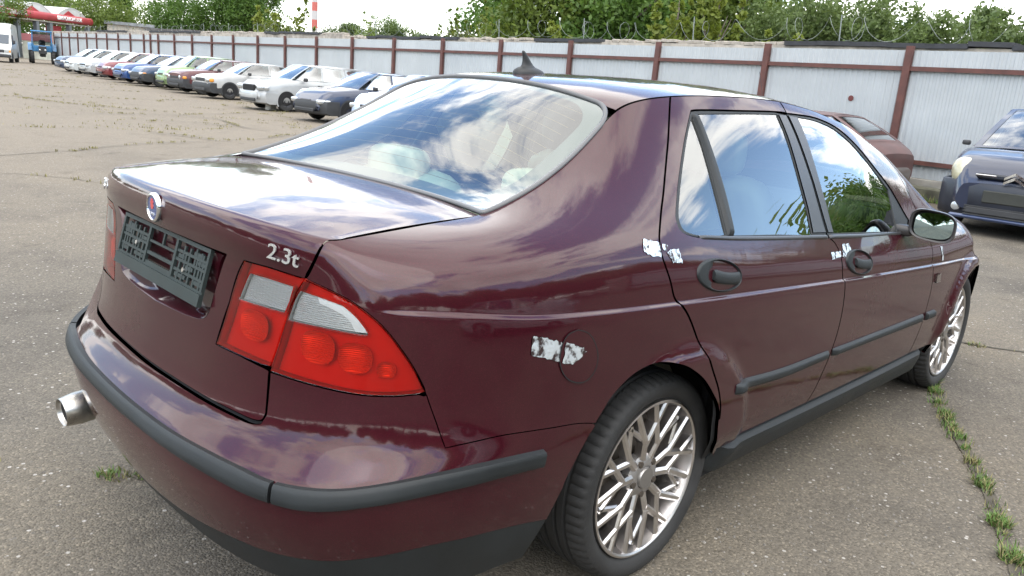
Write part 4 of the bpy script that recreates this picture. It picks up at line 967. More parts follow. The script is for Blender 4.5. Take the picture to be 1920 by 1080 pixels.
# ---- rear window with its band, seal and heating wires
NG=lambda a,b:npatch(G,a,b)
def rrect(t0,t1,s0,s1,rt,rs,rt0,rs0,n=8):
    o=[]
    for (ct,cs,a0,rt_,rs_) in ((t1-rt,s1-rs,0,rt,rs),(t0+rt0,s1-rs0,90,rt0,rs0),(t0+rt0,s0+rs0,180,rt0,rs0),(t1-rt,s0+rs,270,rt,rs)):
        for k in range(n+1):
            a=math.radians(a0+90*k/n);o.append((ct+rt_*math.cos(a),cs+rs_*math.sin(a)))
    return o
GS=np.array([.68,.58])
g_out=rrect(.004,.99,-.994,.994,.15,.14,.02,.02)
gw=panel('rear_window',M_RGLASS,saab,G,NG,g_out,np.linspace(0,1,34),np.linspace(-1,1,44),scale=GS,both=False,flange=False,step=.02)
g_in=rrect(.075,.94,-.90,.90,.15,.16,.24,.22)
panel('ceramic_band',M_BAND,gw,G,NG,g_out,np.linspace(0,1,34),np.linspace(-1,1,44),holes=[g_in],scale=GS,both=False,flange=False,step=.02,off=-.004)
q=densify(rrect(.0,.997,-1.0,1.0,.15,.13,.01,.01,12),G,.02);gp=G(q[:,0],q[:,1])+NG(q[:,0],q[:,1])*.001
MB().tube(gp,.0075,6,closed=True).build('window_seal',mat('seal_grey',(.11,.11,.112),.4),gw,True)
b=MB()
for t in np.linspace(.12,.88,13):
    s=np.linspace(-.86,.86,24);p=G(np.full(24,t),s)-NG(np.full(24,t),s)*.0025
    b.tube(p,.0008,3)
tag(b.build('heating_wire',mat('heater_wire',(.30,.17,.06),.5),gw),kind='stuff')
# ---- side windows, black frames and pillar trims
fr_r=crv(P_['dlor'],4)+[(.968,9.43),(.968,10.6),(.957,11.2),(.951,11.70)]+crv(P_['dlortop'],3)[::-1][1:]
gl_r=crv(P_['rglt'],3)+crv(P_['rglr'],4)+[(.6,9.55)]+crv(P_['barr'],4)[::-1]
gl_q=crv([(.338,11.62),(.327,11.249),(.306,10.776),(.283,10.188),(.262,9.58)],4)+crv([(.2,9.53),(.11,9.57),(.05,9.68),(.034,9.85),(.048,10.12),(.105,10.52),(.175,10.9),(.245,11.23),(.295,11.45)],3)
fr=panel('window_frame',M_TRIM,rd[0],A,An,fr_r,US,VV,holes=[gl_r,gl_q],off=-.004,gap=.0005,parents=rd)
panel('side_window',M_GLASS,rd[0],A,An,gl_r,US,VV,off=-.007,flange=False,parents=rd)
panel('quarter_window',M_GLASS,rd[0],A,An,gl_q,US,VV,off=-.007,flange=False,parents=rd)
fr_f=crv(P_['dloft'],4)+[(1.79,9.52)]+crv(P_['dlofb'],3)[::-1][1:]+[(.978,9.43),(.976,10.6),(.966,11.2),(.96,11.70)]
gl_f=crv(P_['fglt'],3)+crv(P_['fglr'],3)+[(1.35,9.56)]+crv(P_['fgll'],4)[::-1]
panel('window_frame',M_TRIM,fd[0],A,An,fr_f,US,VV,holes=[gl_f],off=-.004,gap=.0005,parents=fd)
panel('side_window',M_GLASS,fd[0],A,An,gl_f,US,VV,off=-.007,flange=False,parents=fd)
# grey B pillar covers
pr_=[(.888,11.68),(.945,11.69),(.955,11.2),(.966,10.6),(.966,9.55),(.858,9.55),(.877,10.124),(.881,10.644),(.889,11.225)]
pf_=[(1.034,11.69),(.962,11.69),(.97,11.2),(.981,10.6),(.984,9.55),(1.03,9.55),(1.037,10.191),(1.034,10.715),(1.035,11.238)]
panel('pillar_cover',M_TRIMG,rd[0],A,An,pr_,US,VV,off=-.0005,gap=.001,depth=.004,parents=rd)
panel('pillar_cover',M_TRIMG,fd[0],A,An,pf_,US,VV,off=-.0005,gap=.001,depth=.004,parents=fd)
ribbon('window_bar',M_TRIM,rd[0],P_['bar'],P_['barr'],.006,parents=rd)
ribbon('belt_moulding',M_TRIMG,rd[0],[(.10,9.56),(.3,9.52),(.6,9.50),(.965,9.50)],[(.10,9.44),(.3,9.385),(.6,9.36),(.968,9.355)],.006,parents=rd)
ribbon('belt_moulding',M_TRIMG,fd[0],[(.982,9.50),(1.3,9.50),(1.78,9.58)],[(.98,9.355),(1.3,9.36),(1.80,9.46)],.006,parents=fd)
# ---- outer tail lights (on the wing) and inner ones (on the lid)
M_RED=glass('red_lens',(.97,.24,.12),1.0,.04);M_CLEAR=glass('clear_lens',(.93,.95,.95),1.2,.06)
def reflector(name,col):
    m=mat(name,col,.3 if col[0]<.9 else .48,.35 if col[0]<.9 else .85);t=m.node_tree;b=t.nodes['Principled BSDF'];c=t.nodes.new('ShaderNodeTexCoord');w=t.nodes.new('ShaderNodeTexWave');w.bands_direction='Z';w.inputs['Scale'].default_value=70
    t.links.new(c.outputs['Object'],w.inputs['Vector']);bp=t.nodes.new('ShaderNodeBump');bp.inputs['Strength'].default_value=.5;bp.inputs['Distance'].default_value=.003;t.links.new(w.outputs['Fac'],bp.inputs['Height']);t.links.new(bp.outputs[0],b.inputs['Normal']);return m
M_REFL=reflector('lamp_reflector',(.62,.63,.63));M_REFLO=reflector('lamp_reflector_red',(.74,.27,.15));M_BODY=mat('lamp_housing',(.62,.070,.055),.3)
g_up=[(-1.141,8.12),(-1.168,6.35),(-1.2,5.2),(-1.2185,4.73)]
lampO=crv(P_['lamptop'],4)+crv(P_['lampbot'],4)[1:]+[p for p in g_up[::-1]]
lampI=crv(P_['innertop'],3)+crv([(-1.143,8.08),(-1.17,6.3),(-1.2,5.25),(-1.22,4.76)],3)[1:]+crv(P_['innerbot'],3)[::-1][1:]+crv(P_['inner'],3)[::-1][1:-1]
def px_uv(*l): return list(l)
clearO=P_['clearO'];clearI=P_['clearI']
for nm,outl,clr in (('tail_light',lampO,clearO),('inner_tail_light',lampI,clearI)):
    hs=panel(nm,M_BODY,saab,A,An,outl,US,VV,off=-.026,gap=.0002,depth=-.0235)
    panel('red_lens',M_RED,hs[0],A,An,outl,np.arange(UEND-.5,0,.018),np.arange(3,9,.2),holes=[clr],gap=.0008,depth=.006,parents=hs)
    panel('clear_lens',M_CLEAR,hs[0],A,An,clr,np.arange(UEND-.5,0,.018),np.arange(3,9,.2),off=-.0006,flange=False,parents=hs)
    panel('reflector',M_REFL,hs[0],A,An,clr,np.arange(UEND-.5,0,.018),np.arange(3,9,.2),off=-.012,gap=0,depth=-.010,parents=hs)
for mir in (0,1):
    hs_=[o for o in saab.children if o.name.startswith('tail_light')]
panel('chrome_sweep',mat('lamp_bright',(.9,.91,.92),.3,.2),hs_[0],A,An,P_['sweep'],np.arange(UEND-.5,0,.018),np.arange(3,9,.2),off=-.0075,flange=False,parents=hs_)
# bulb chambers behind the red lens
def chamber(cu,cv,ru,rv,par):
    k=10;R_=[]
    for i in range(5):
        f=i/4;r=[]
        for j in range(k*2):
            a=2*PI*j/(2*k);sx=math.copysign(abs(math.cos(a))**.8,math.cos(a));sy=math.copysign(abs(math.sin(a))**.8,math.sin(a))
            r.append((cu+ru*sx*(1-f*.55),cv+rv*sy*(1-f*.55)))
        r=np.array(r);R_.append(A(r[:,0],r[:,1])-An(r[:,0],r[:,1])*(.012+.011*f**.6))
    R_.append(np.repeat(R_[-1].mean(0)[None],2*k,0))
    for mir in (0,1):
        b=MB().grid(np.array(R_)*([1,-1,1] if mir else [1,1,1]),closed_v=True);b.build('bulb_chamber',M_REFLO,par[mir],True,50)
lo=[o for o in saab.children if o.name.startswith('tail_light')];li=[o for o in saab.children if o.name.startswith('inner_tail_light')]
for c_ in ((-1.105,5.30,.045,.30),(-1.01,5.22,.042,.28),(-.937,5.05,.022,.15)): chamber(*c_,lo)
for c_ in ((-1.295,5.35,.048,.28),): chamber(*c_,li)
# ---- bumper: painted cover, black strips, black lip
lipc=[(UEND,.262)]+P_['lip'][0:]
seam=crv(P_['seam'][0:2],2)+crv(P_['seam'][2:],4)
lb=crv(P_['lampbot'],3)
bump_half=crv(lipc,4)+[(-.466,.852),(-.431,1.49),(-.368,2.927)]+seam[::-1][1:]+[(-.857,4.6)]+[(u,v-.012) for u,v in lb[1:]]+[(-1.222,4.26),(-1.223,3.87)]+crv([(-1.236,3.66),(-1.27,3.60),(-1.33,3.62),(-1.50,3.64),(UEND,3.64)],4)
bump=panel('rear_bumper',M_PAINT,saab,A,An,[(u,v) for u,v in bump_half if u>UEND]+MIRU([(u,v) for u,v in bump_half if u>=UEND]) ,US,VV,both=False,gap=lambda u,v:.0004 if (2.6<v<4.75 and u>-1.212) else (.0 if v<1 else .0016))
LIPUP=.10
lip_half=[(UEND,.0),(-1.4,0),(-1.1,0),(-.9,0),(-.7,0),(-.515,0),(-.503,.2),(-.488,.44)]+[(u,v+.10) for u,v in crv(lipc,4)[::-1]][1:]
panel('bumper_lip',M_TRIM,bump,A,An,[(u,v) for u,v in lip_half if u>=UEND]+MIRU([(u,v) for u,v in lip_half if u>UEND]),US,VV,both=False,off=-.0015,gap=.0,depth=.004)
tp=[(UEND,2.47)]+P_['stop'];bt=[(UEND,1.84)]+P_['sbot'];CUT=-1.163
def cutc(c,a,b):
    d=np.array(crv(c,10));o=np.argsort(d[:,0]);u=np.linspace(a,b,26);return list(zip(u,np.interp(u,d[o,0],d[o,1])))
cen_t=cutc(tp,UEND,CUT-.004);cen_b=cutc(bt,UEND,CUT-.004)
ribbon('bumper_strip',M_TRIM,bump,MIRU(cen_t)[:-1]+cen_t,MIRU(cen_b)[:-1]+cen_b,.016,both=False,n=90,flat=6,base=.0,ends=False)
ribbon('bumper_strip',M_TRIM,bump,cutc(tp,CUT+.003,-.553),cutc(bt,CUT+.003,-.560),.016,n=70,flat=6,base=.0,ends=False)
# ---- sills, side mouldings
ribbon('sill_trim',M_TRIM,saab,[(.33,.50),(1.,.46),(1.7,.46),(2.20,.50)],[(.30,.0),(1.,.0),(1.7,.0),(2.23,.0)],.022,flat=8,base=-.03)
mt=crv(P_['mould'],6);mb_=crv(P_['mouldb'],6)
def cm(a,b): return cutc(P_['mould'],a,b),cutc(P_['mouldb'],a,b)
for par,a_,b_ in ((rd,.27,.985),(fd,1.02,2.0),(wg,2.04,2.15)):
    t_,b0_=cm(a_,b_);ribbon('side_moulding',M_TRIM,par[0],t_,b0_,.015,parents=par,flat=4)
# ---- fuel flap: thin ring groove and a skin
fl_=crv(P_['fuel']+P_['fuel'][:1],4)[:-1]
fc=np.array(fl_).mean(0)
out_=[tuple(fc+(np.array(p)-fc)*1.0) for p in fl_]
def ringband(k0,k1,off,name,m,par):
    b=MB();a=np.array(fl_);P0=fc+(a-fc)*k0;P1=fc+(a-fc)*k1
    b.grid(np.array([A(P0[:,0],P0[:,1])+An(P0[:,0],P0[:,1])*off,A(P1[:,0],P1[:,1])+An(P1[:,0],P1[:,1])*off]),closed_v=True);return b.build(name,m,par,True)
ringband(.955,1.0,.0034,'flap_groove',M_GAP,quarter_p[0])
panel('fuel_flap',M_PAINT,quarter_p[0],A,An,[tuple(fc+(np.array(p)-fc)*.958) for p in fl_],US,VV,off=.003,gap=.0,depth=.003,both=False)
# ---- seals showing black in the shut lines
def seal(c,w=.02,off=-.013,F=A,Nf=An,sc=VS,par=saab,both=True,n=5):
    d=np.array(crv(c,n))*sc;t=np.gradient(d,axis=0);t/=np.linalg.norm(t,axis=1)[:,None]+1e-12;nn=np.stack([-t[:,1],t[:,0]],1)
    rows=[]
    for k in (-1,0,1):
        p=(d+nn*w*k)/sc; p[:,1]=np.clip(p[:,1],-1.02 if F is not A else 0,12);rows.append(F(p[:,0],p[:,1])+Nf(p[:,0],p[:,1])*off)
    R_=np.array(rows)
    for mir in ((0,1) if both else (0,)): MB().grid(R_*([1,-1,1] if mir else [1,1,1])).build('shut_line_seal',M_GAP,par,True)
seal(P_['cgap']);seal(P_['bgap'][:-1]);seal(ag);seal(P_['gap'][:3]);seal([(-1.221,4.66),(-1.222,4.26),(-1.22,3.83)]);seal(P_['seam'][2:])
seal([(.2,11.97),(-.2,11.97),(-.6,11.97),(-1.0,11.97)],w=.015,off=-.010);seal([(.05,11.95),(.5,11.95),(1.,11.95),(1.5,11.95),(1.86,11.95)],w=.015)
seal([(UEND+.001,3.67),(-1.5,3.67),(-1.27,3.63),(-1.22,3.8)],w=.03,off=-.016)
seal([(t,s_) for t,s_ in [(.98,-1),(.98,-.5),(.98,0),(.98,.5),(.98,1)]],w=.03,off=-.012,F=Ld,Nf=NLd,sc=np.array([.5,.62]),both=False)
for s_ in (-1.01,1.01): seal([(0.03,s_),(.5,s_),(.98,s_)],w=.02,off=-.008,F=Ld,Nf=NLd,sc=np.array([.5,.62]),both=False)
# ---- door handles
def handle(c,par,F=A):
    cu,cv=c;Pc=A([cu],[cv])[0];n_=An([cu],[cv])[0];ex=(A([cu+.02],[cv])[0]-A([cu-.02],[cv])[0]);ex/=np.linalg.norm(ex);
    ez=np.cross(ex,n_);ez=ez if ez[2]>0 else -ez;ex=ex+ez*0.0
    # tilt so that the handle follows the body's wedge
    th=math.radians(-5.5);ex2=ex*math.cos(th)+ez*math.sin(th);ez2=-ex*math.sin(th)+ez*math.cos(th)
    def to(p): return Pc+ex2*p[0]+ez2*p[1]+n_*p[2]
    a_,b_=.124,.047
    for mir in (0,1):
        f=(lambda p:to(p)*np.array([1,-1,1])) if mir else to
        # dished escutcheon
        rows=[]
        for k,(s,h) in enumerate(((1.03,-.004),(1.0,.003),(.965,.0055),(.935,.003),(.87,-.010),(.66,-.028),(.3,-.034),(.02,-.035))):
            rr=[]
            for j in range(36):
                an=2*PI*j/36;x=a_*s*math.cos(an);z=b_*s*math.sin(an)
                hh=h
                if k>=2: # rear part stays a smooth cap, bowl only ahead of it
                    w=1/(1+math.exp(-(x+.035)*160)); hh=(.0055+.005*(1-s))*(1-w)+h*w
                rr.append(f((x,z,hh)))
            rows.append(rr)
        b=MB().grid(np.array(rows),closed_v=True);dh=b.build('door_handle',M_TRIM,par[mir],True,70)
        rows=[]
        for x in np.linspace(-.042,.121,16):
            zt=.011+.010*((x-.03)/.09)**2; zb=-.024+.006*((x-.03)/.1)**2; zc_=(zt+zb)/2;hz=(zt-zb)/2*(1 if -.04<x<.112 else .7)
            hn=.004-.010*max(0,(x-.08)/.04)**2
            rows.append([f((x,zc_+hz*math.sin(a),hn+.007*math.cos(a))) for a in np.linspace(0,2*PI,12,endpoint=False)])
        b=MB().grid(np.array(rows),closed_v=True);b.f+=[tuple(range(11,-1,-1)),tuple(range(15*12,16*12))];b.build('grip',M_TRIM,dh,True,60)
handle((.165,8.05),rd);handle((1.182,8.06),fd)
# ---- silvery foil patches left on the paint
for k in range(1,8):
    t_=P_['tape%d'%k];c0=np.array(t_).mean(0);rag=[]
    d=densify(t_,A,.009);
    for p in d: rag.append(tuple(np.array(p)+ (rng.random(2)-.5)*np.array([.006,.06])))
    panel('foil_tape',M_FOIL,quarter_p[0] if k<6 else rd[0],A,An,rag,US,VV,off=(.0048 if k==2 else .0016),gap=0,depth=.0016,both=False,step=.006)
# the strip on the wing and the little side marker
panel('foil_tape',M_FOIL,wg[0],A,An,[(2.15,8.5),(2.18,8.5),(2.19,6.9),(2.165,6.9)],US,VV,off=.0016,gap=0,depth=.0016,both=False)
panel('side_marker',M_CLEAR,wg[0],A,An,[(2.065,5.55),(2.12,5.55),(2.13,4.95),(2.07,4.95)],US,VV,off=.008,gap=.0005,depth=.008)
# ---- lettering, emblem
def on_surf(u,v,h): return A([u],[v])[0]+An([u],[v])[0]*h
def stick_text(txt,u0,u1,v,size,m,par):
    me=text_mesh(txt,size,.0018,'lettering',.0003);um=(u0+u1)/2
    n_=An([um],[v])[0];ex=A([u1],[v])[0]-A([u0],[v])[0];W_=np.linalg.norm(ex);ex/=W_;ez=np.cross(n_,ex);ez=-ez if ez[2]<0 else ez;c=A([um],[v])[0]+n_*.0035
    xs=[p.co.x for p in me.vertices];k=W_/(max(xs)-min(xs))
    for p in me.vertices: p.co=Vector(c+ex*p.co.x*k+ez*p.co.y+n_*p.co.z)
    return link('lettering',me,m,par)
M_CHR2=mat('badge_chrome',(.84,.87,.89),.24,.92)
stick_text('2.3t',-1.240,-1.150,9.95,.046,M_CHR2,lid)
stick_text('9-5',2*UEND+1.146,2*UEND+1.236,10.0,.046,M_CHR2,lid)
E0=np.array([-1.0835,0,1.054]);en=An([UEND],[10.0])[0];ey=np.array([0,-1.,0]);ez=np.cross(ey,en);ez=ez if ez[2]>0 else -ez
def eb(prof,m,name,par,k=28):
    b=MB();rows=[[E0+ey*r*math.cos(a)+ez*r*math.sin(a)+en*h for a in np.linspace(0,2*PI,k,endpoint=False)] for r,h in prof];b.grid(np.array(rows),closed_v=True);return b.build(name,m,par,True,50)
em=eb([(.0365,-.003),(.037,.004),(.0345,.008),(.031,.0085),(.030,.006)],M_CHROME,'emblem',lid)
eb([(.0302,.006),(.015,.0068),(.0005,.007)],mat('emblem_blue',(.03,.06,.18),.25,coat=1),'emblem_disc',em)
b=MB()   # red crowned head as a simple relief, and a small word bar below
def er(x,z,h): return E0+ey*x+ez*z+en*h
hd=[(-.008,-.004),(-.003,-.010),(.006,-.009),(.009,-.002),(.006,.003),(.010,.008),(.006,.010),(.004,.016),(0,.011),(-.004,.017),(-.006,.010),(-.010,.007),(-.006,.001)]
b.add([er(x,z+.006,.0078) for x,z in hd]+[er(x,z+.006,.0058) for x,z in hd],[tuple(range(13))]+[(i,(i+1)%13,13+(i+1)%13,13+i) for i in range(13)])
b.build('emblem_beast',mat('emblem_red',(.55,.03,.03),.3,coat=1),em)
me=text_mesh('SAAB',.0105,.0006,'lettering');
for p in me.vertices: p.co=Vector(er(p.co.x,p.co.y-.016,p.co.z+.0072))
link('lettering',me,M_CHR2,em)
# ---- number plate holder (no plate): lattice of plastic bars and a plain lower band
pt=np.array([-1.052,0,.995]);pb=np.array([-1.089,0,.862]);pv=(pt-pb);PHh=np.linalg.norm(pv);pv/=PHh;py_=np.array([0,-1.,0]);pn=np.cross(pv,py_);pn=pn if pn[0]<0 else -pn
M_HOLD=mat('holder_plastic',(.024,.033,.032),.5,spec=.35,noise=(9,.2))
hold=MB()
def hb(x0,x1,z0,z1,h0=0.,h1=.008):
    P=[];
    for h in (h0,h1):
        for x,z in ((x0,z0),(x1,z0),(x1,z1),(x0,z1)): P.append(pb+py_*x+pv*z+pn*h)
    hold.add(P,[(3,2,1,0),(4,5,6,7),(0,1,5,4),(1,2,6,5),(2,3,7,6),(3,0,4,7)])
HW=.264;Z1=PHh
hb(-HW,HW,0,.030,0,.011)                 # plain band
hb(-HW,HW,.030,.036,0,.006)
hb(-HW,HW,Z1-.010,Z1,0,.009);hb(-HW,-HW+.010,.036,Z1-.010,0,.009);hb(HW-.010,HW,.036,Z1-.010,0,.009)
for z in (.058,.083,.104): hb(-HW+.010,-.085,z-.0035,z+.0035,0,.0065);hb(.085,HW-.010,z-.0035,z+.0035,0,.0065)
hb(-.085,.085,.060,.069,0,.0065);hb(-.085,.085,.092,.098,0,.0065)
for x in (-.085,.085): hb(x-.006,x+.006,.036,Z1-.010,0,.0085)
hb(-.004,.004,.098,Z1-.010,0,.006);hb(-.085,.085,.036,.044,0,.006)
for sx in (-1,1):
    for x,z0,z1 in ((.115,.036,.083),(.128,.083,.12),(.142,.036,.104),(.160,.058,.12),(.176,.036,.083),(.192,.083,.125),(.205,.036,.104),(.222,.058,.12),(.238,.036,.09)):
        hb(sx*x-.004,sx*x+.004,z0,z1,0,.006)
    for x0,x1,z in ((.10,.135,.093),(.15,.19,.072),(.18,.235,.112),(.20,.25,.048),(.10,.16,.047),(.21,.25,.095)):
        hb(min(sx*x0,sx*x1),max(sx*x0,sx*x1),z-.005,z+.005,0,.0055)
ph=hold.build('plate_holder',M_HOLD,saab)
for x,z in ((-.150,.075),(.150,.065)):
    a0=pb+py_*x+pv*z+pn*.006;MB().bar(a0,a0+pn*.005,.006,8).build('holder_screw',M_CHROME,ph)
# ---- wheels
def wheel_mesh():
    T=MB();ro=.3225;w=.232
    half=[(.243,.088),(.252,.1005),(.262,.1085),(.275,.1150),(.290,.1165),(.302,.1130),(.3115,.1045),(.3165,.094)]
    tread=[(.3195,.080),(.3205,.062),(.313,.060),(.313,.051),(.3215,.049),(.322,.029),(.314,.027),(.314,.018),(.3225,.016)]
    prof=[(r,-h) for r,h in half]+[(r,-h) for r,h in tread]+[(r,h) for r,h in tread[::-1]]+[(r,h) for r,h in half[::-1]]
    n=264;P=[];K=len(prof)
    for i in range(n):
        a=2*PI*i/n;cut=(i%4==0)
        for j,(r,h) in enumerate(prof):
            rr=r
            jj=min(j,K-1-j)
            if cut and 6<=jj<=9: rr=r-.0055*(1 if jj<9 else .6)
            if (not cut) and jj in (2,4) and False: rr+=.001
            P.append((rr*math.cos(a),h,rr*math.sin(a)))
    F=[(i*K+j,i*K+j+1,((i+1)%n)*K+j+1,((i+1)%n)*K+j) for i in range(n) for j in range(K-1)]
    T.add(P,F);t=T.mesh('tyre',True,38)
    # rim: barrel + lip (outer face at y=-.112)
    Rm=MB();Rm.lathe([(.2445,-.090),(.2475,-.100),(.2465,-.106),(.241,-.107),(.2355,-.103),(.233,-.090),(.222,-.060),(.212,.02),(.215,.09),(.243,.10)],96)
    r=Rm.mesh('rim',True,40)
    # spokes: ten Y-shaped blades whose branches cross into a mesh
    SPK=[]
    def blade(p0,p1,w0,w1,y0,y1,dp=.03):
        a=np.array(p0);b_=np.array(p1);d=b_-a;d/=np.linalg.norm(d);nn=np.array([-d[1],d[0]])
        pts=[]
        for p,w_,y in ((a,w0,y0),(b_,w1,y1)):
            for s,yy in ((-1,y+.006),(-.42,y),(.42,y),(1,y+.006),(.9,y+dp),(-.9,y+dp)):
                q=p+nn*w_*s;pts.append((q[0],yy,q[1]))
        SPK[-1].add(pts,[(i,(i+1)%6,6+(i+1)%6,6+i) for i in range(6)]+[(5,4,3,2,1,0),(6,7,8,9,10,11)])
    pol=lambda r_,a:(r_*math.cos(a),r_*math.sin(a))
    for k in range(5):
        a0=2*PI*k/5+PI/2
        for sg in (-1,1):
            S=MB();SPK.append(S);a1=a0+sg*math.radians(17)
            blade(pol(.048,a0+sg*.30),pol(.128,a1),.0140,.0130,-.087,-.098)
            blade(pol(.120,a1),pol(.2385,a1+sg*math.radians(10)),.0125,.0115,-.098,-.102,.034)
            blade(pol(.108,a1),pol(.2385,a1-sg*math.radians(23.5)),.0115,.0105,-.096,-.102,.034)
            blade(pol(.128,a1+sg*math.radians(1)),pol(.215,a0+sg*math.radians(37.5)),.0090,.0085,-.094,-.094,.03)
    sp_=[q.mesh('spoke') for q in SPK]
    H=MB();H.lathe([(.074,-.055),(.072,-.078),(.058,-.088),(.036,-.090),(.034,-.084)],40);h=H.mesh('hub',True,40)
    for k in range(5):
        a=2*PI*k/5+PI/2+math.radians(36);H2=H
    lg=MB().bar((0,-.078,0),(0,-.0925,0),.0105,6).mesh('wheel_bolt')
    Cp=MB();Cp.lathe([(.034,-.082),(.034,-.093),(.031,-.097),(.0005,-.0985)],32);cp=Cp.mesh('hub_cap',True,45)
    Dk=MB();Dk.lathe([(.045,-.03),(.145,-.03),(.145,.0),(.045,0)],48,closed=True);Dk.lathe([(.0005,-.02),(.205,.02),(.205,.10),(.0005,.10)],40);dk=Dk.mesh('brake_disc',True,40)
    return t,r,sp_,h,lg,cp,dk
WM=wheel_mesh();M_DISC=mat('brake_iron',(.10,.085,.07),.5,.6,noise=(10,.4));M_CAP=mat('cap_grey',(.32,.31,.30),.3,.8)
for x,y,rx in ((0,-1,7),(2.703,-1,0),(0,1,20),(2.703,1,5)):
    wh=link('wheel',WM[0],M_TYRE,saab);wh.location=(x,y*.722,.318)
    R0=Matrix.Rotation(math.radians(rx),4,'Y')
    wh.rotation_euler=((0,math.radians(rx),0) if y<0 else (0,math.radians(rx),PI))
    for me,m_,nm in ((WM[1],M_ALLOY,'rim'),(WM[3],M_ALLOYD,'hub'),(WM[5],M_CAP,'hub_cap'),(WM[6],M_DISC,'brake_disc')): link(nm,me,m_,wh)
    for me in WM[2]: link('spoke',me,M_ALLOY,wh)
    for k in range(5):
        a=2*PI*k/5+PI/2+math.radians(36);link('wheel_bolt',WM[4],M_DISC,wh,(.054*math.cos(a),0,.054*math.sin(a)))
# ---- wheel housings, floor and cabin
for cx in (0,2.703):
    for s in (-1,1):
        b=MB();rows=[]
        for a in np.linspace(math.radians(18),math.radians(162),26):
            r=.392;rows.append([(cx+r*math.cos(a),s*y,.318+r*math.sin(a)) for y in ((.897 if a<1.2 else .74,.70,.6,.5) if cx<1 else (.80,.75,.6,.5))])
        b.grid(np.array(rows));b.add([(cx+.39*math.cos(a),s*.5,.318+.39*math.sin(a)) for a in np.linspace(0,PI,24)],[tuple(range(24))])
        b.build('wheel_housing',M_GAP,saab,True,50)
b=MB()
b.box((1.35,0,.215),(1.9,1.55,.03));b.box((-.75,0,.33),(.55,1.1,.03));b.box((-.2,0,.30),(1.1,.95,.03));b.box((2.9,0,.25),(1.3,.98,.03))
tag(b.build('underbody',M_GAP,saab),kind='stuff')
b=MB()   # dark liners closing the body behind the panels
for s in (-1,1):
    b.box((1.15,s*.80,.55),(1.7,.02,.68));b.box((-.72,s*.64,.62),(.30,.02,.5));b.box((.1,s*.78,.98),(.5,.02,.12))
b.box((-.93,0,.62),(.02,1.1,.55));b.box((-.93,0,.93),(.02,1.0,.22));b.box((2.1,0,.6),(.02,1.5,.75))
tag(b.build('inner_body',M_GAP,saab),kind='stuff')
# cabin
MB().box((-.22,0,.985),(.56,1.28,.03),bev=.01).build('parcel_shelf',mat('shelf_fabric',(.52,.55,.48),.85,noise=(9,.06)),saab)
b=MB().box((-.5,0,1.02),(.06,1.15,.05),bev=.01);b.build('shelf_edge',M_BEIGE,saab)
for y in (-.36,.36):
    s=MB().sbox((.02,y,.82),(.2,.60,.56),.4,ry=-.35).sbox((.38,y,.52),(.5,.6,.2),.4).build('rear_seat',M_SEAT,saab,True)
    MB().sbox((-.07,y,1.085),(.11,.30,.17),.5).build('headrest',M_SEAT,s,True)
for y in (-.37,.37):
    s=MB().sbox((.98,y,.84),(.17,.50,.62),.4,ry=-.32).sbox((1.3,y,.50),(.52,.5,.18),.4).build('front_seat',M_SEAT,saab,True)
    MB().sbox((.86,y,1.23),(.10,.27,.18),.5).bar((.88,y-.06,1.10),(.87,y-.06,1.2),.006).bar((.88,y+.06,1.10),(.87,y+.06,1.2),.006).build('headrest',M_SEAT if y<0 else M_DARKI,s,True)
d_=MB().sbox((2.12,0,.85),(.55,1.45,.26),.45,24,12).sbox((1.95,0,.66),(.25,.30,.45),.4).build('dashboard',M_DARKI,saab,True)
st=MB();c0=np.array([1.78,.37,.88]);st.tube([c0+np.array([.06*math.sin(a),.185*math.cos(a),.175*math.sin(a)]) for a in np.linspace(0,2*PI,28,endpoint=False)],.015,8,True);st.sbox((1.80,.37,.88),(.05,.14,.11),.6)
for a in (0,PI/2*3,PI): st.bar(c0,c0+np.array([.06*math.sin(a),.185*math.cos(a),.175*math.sin(a)]),.014,6)
st.build('steering_wheel',M_DARKI,saab,True,50)
MB().sbox((1.62,0,1.345),(.03,.25,.07),.4).bar((1.62,0,1.37),(1.55,0,1.43),.008).build('interior_mirror',M_DARKI,saab,True)
for i,(par,ol) in enumerate(((rd,[(.12,9.3),(.95,9.3),(.98,1.2),(.3,1.2),(.05,6.)]),(fd,[(.99,9.3),(2.0,9.3),(2.0,1.2),(1.02,1.2)]))):
    panel('door_card',M_BEIGE,par[0],A,An,ol,US,VV,off=-.07,flange=False,parents=par)
panel('pillar_lining',M_BEIGE,quarter_p[0],A,An,[(.2,11.9),(-.1,11.9),(-.4,11.7),(-.55,11.),(-.5,9.2),(-.12,9.2),(-.1,9.6),(.0,10.3),(.14,11.1)],US,VV,off=-.045,flange=False,parents=quarter_p)
panel('headliner',mat('headliner_fabric',(.55,.55,.50),.9),saab,Rf,lambda a,b:npatch(Rf,a,b),[(x,s) for x,s in roof_out],np.linspace(-.02,1.36,20),np.linspace(-1,1,16),scale=np.array([1,.55]),both=False,off=-.04,flange=False,step=.05)
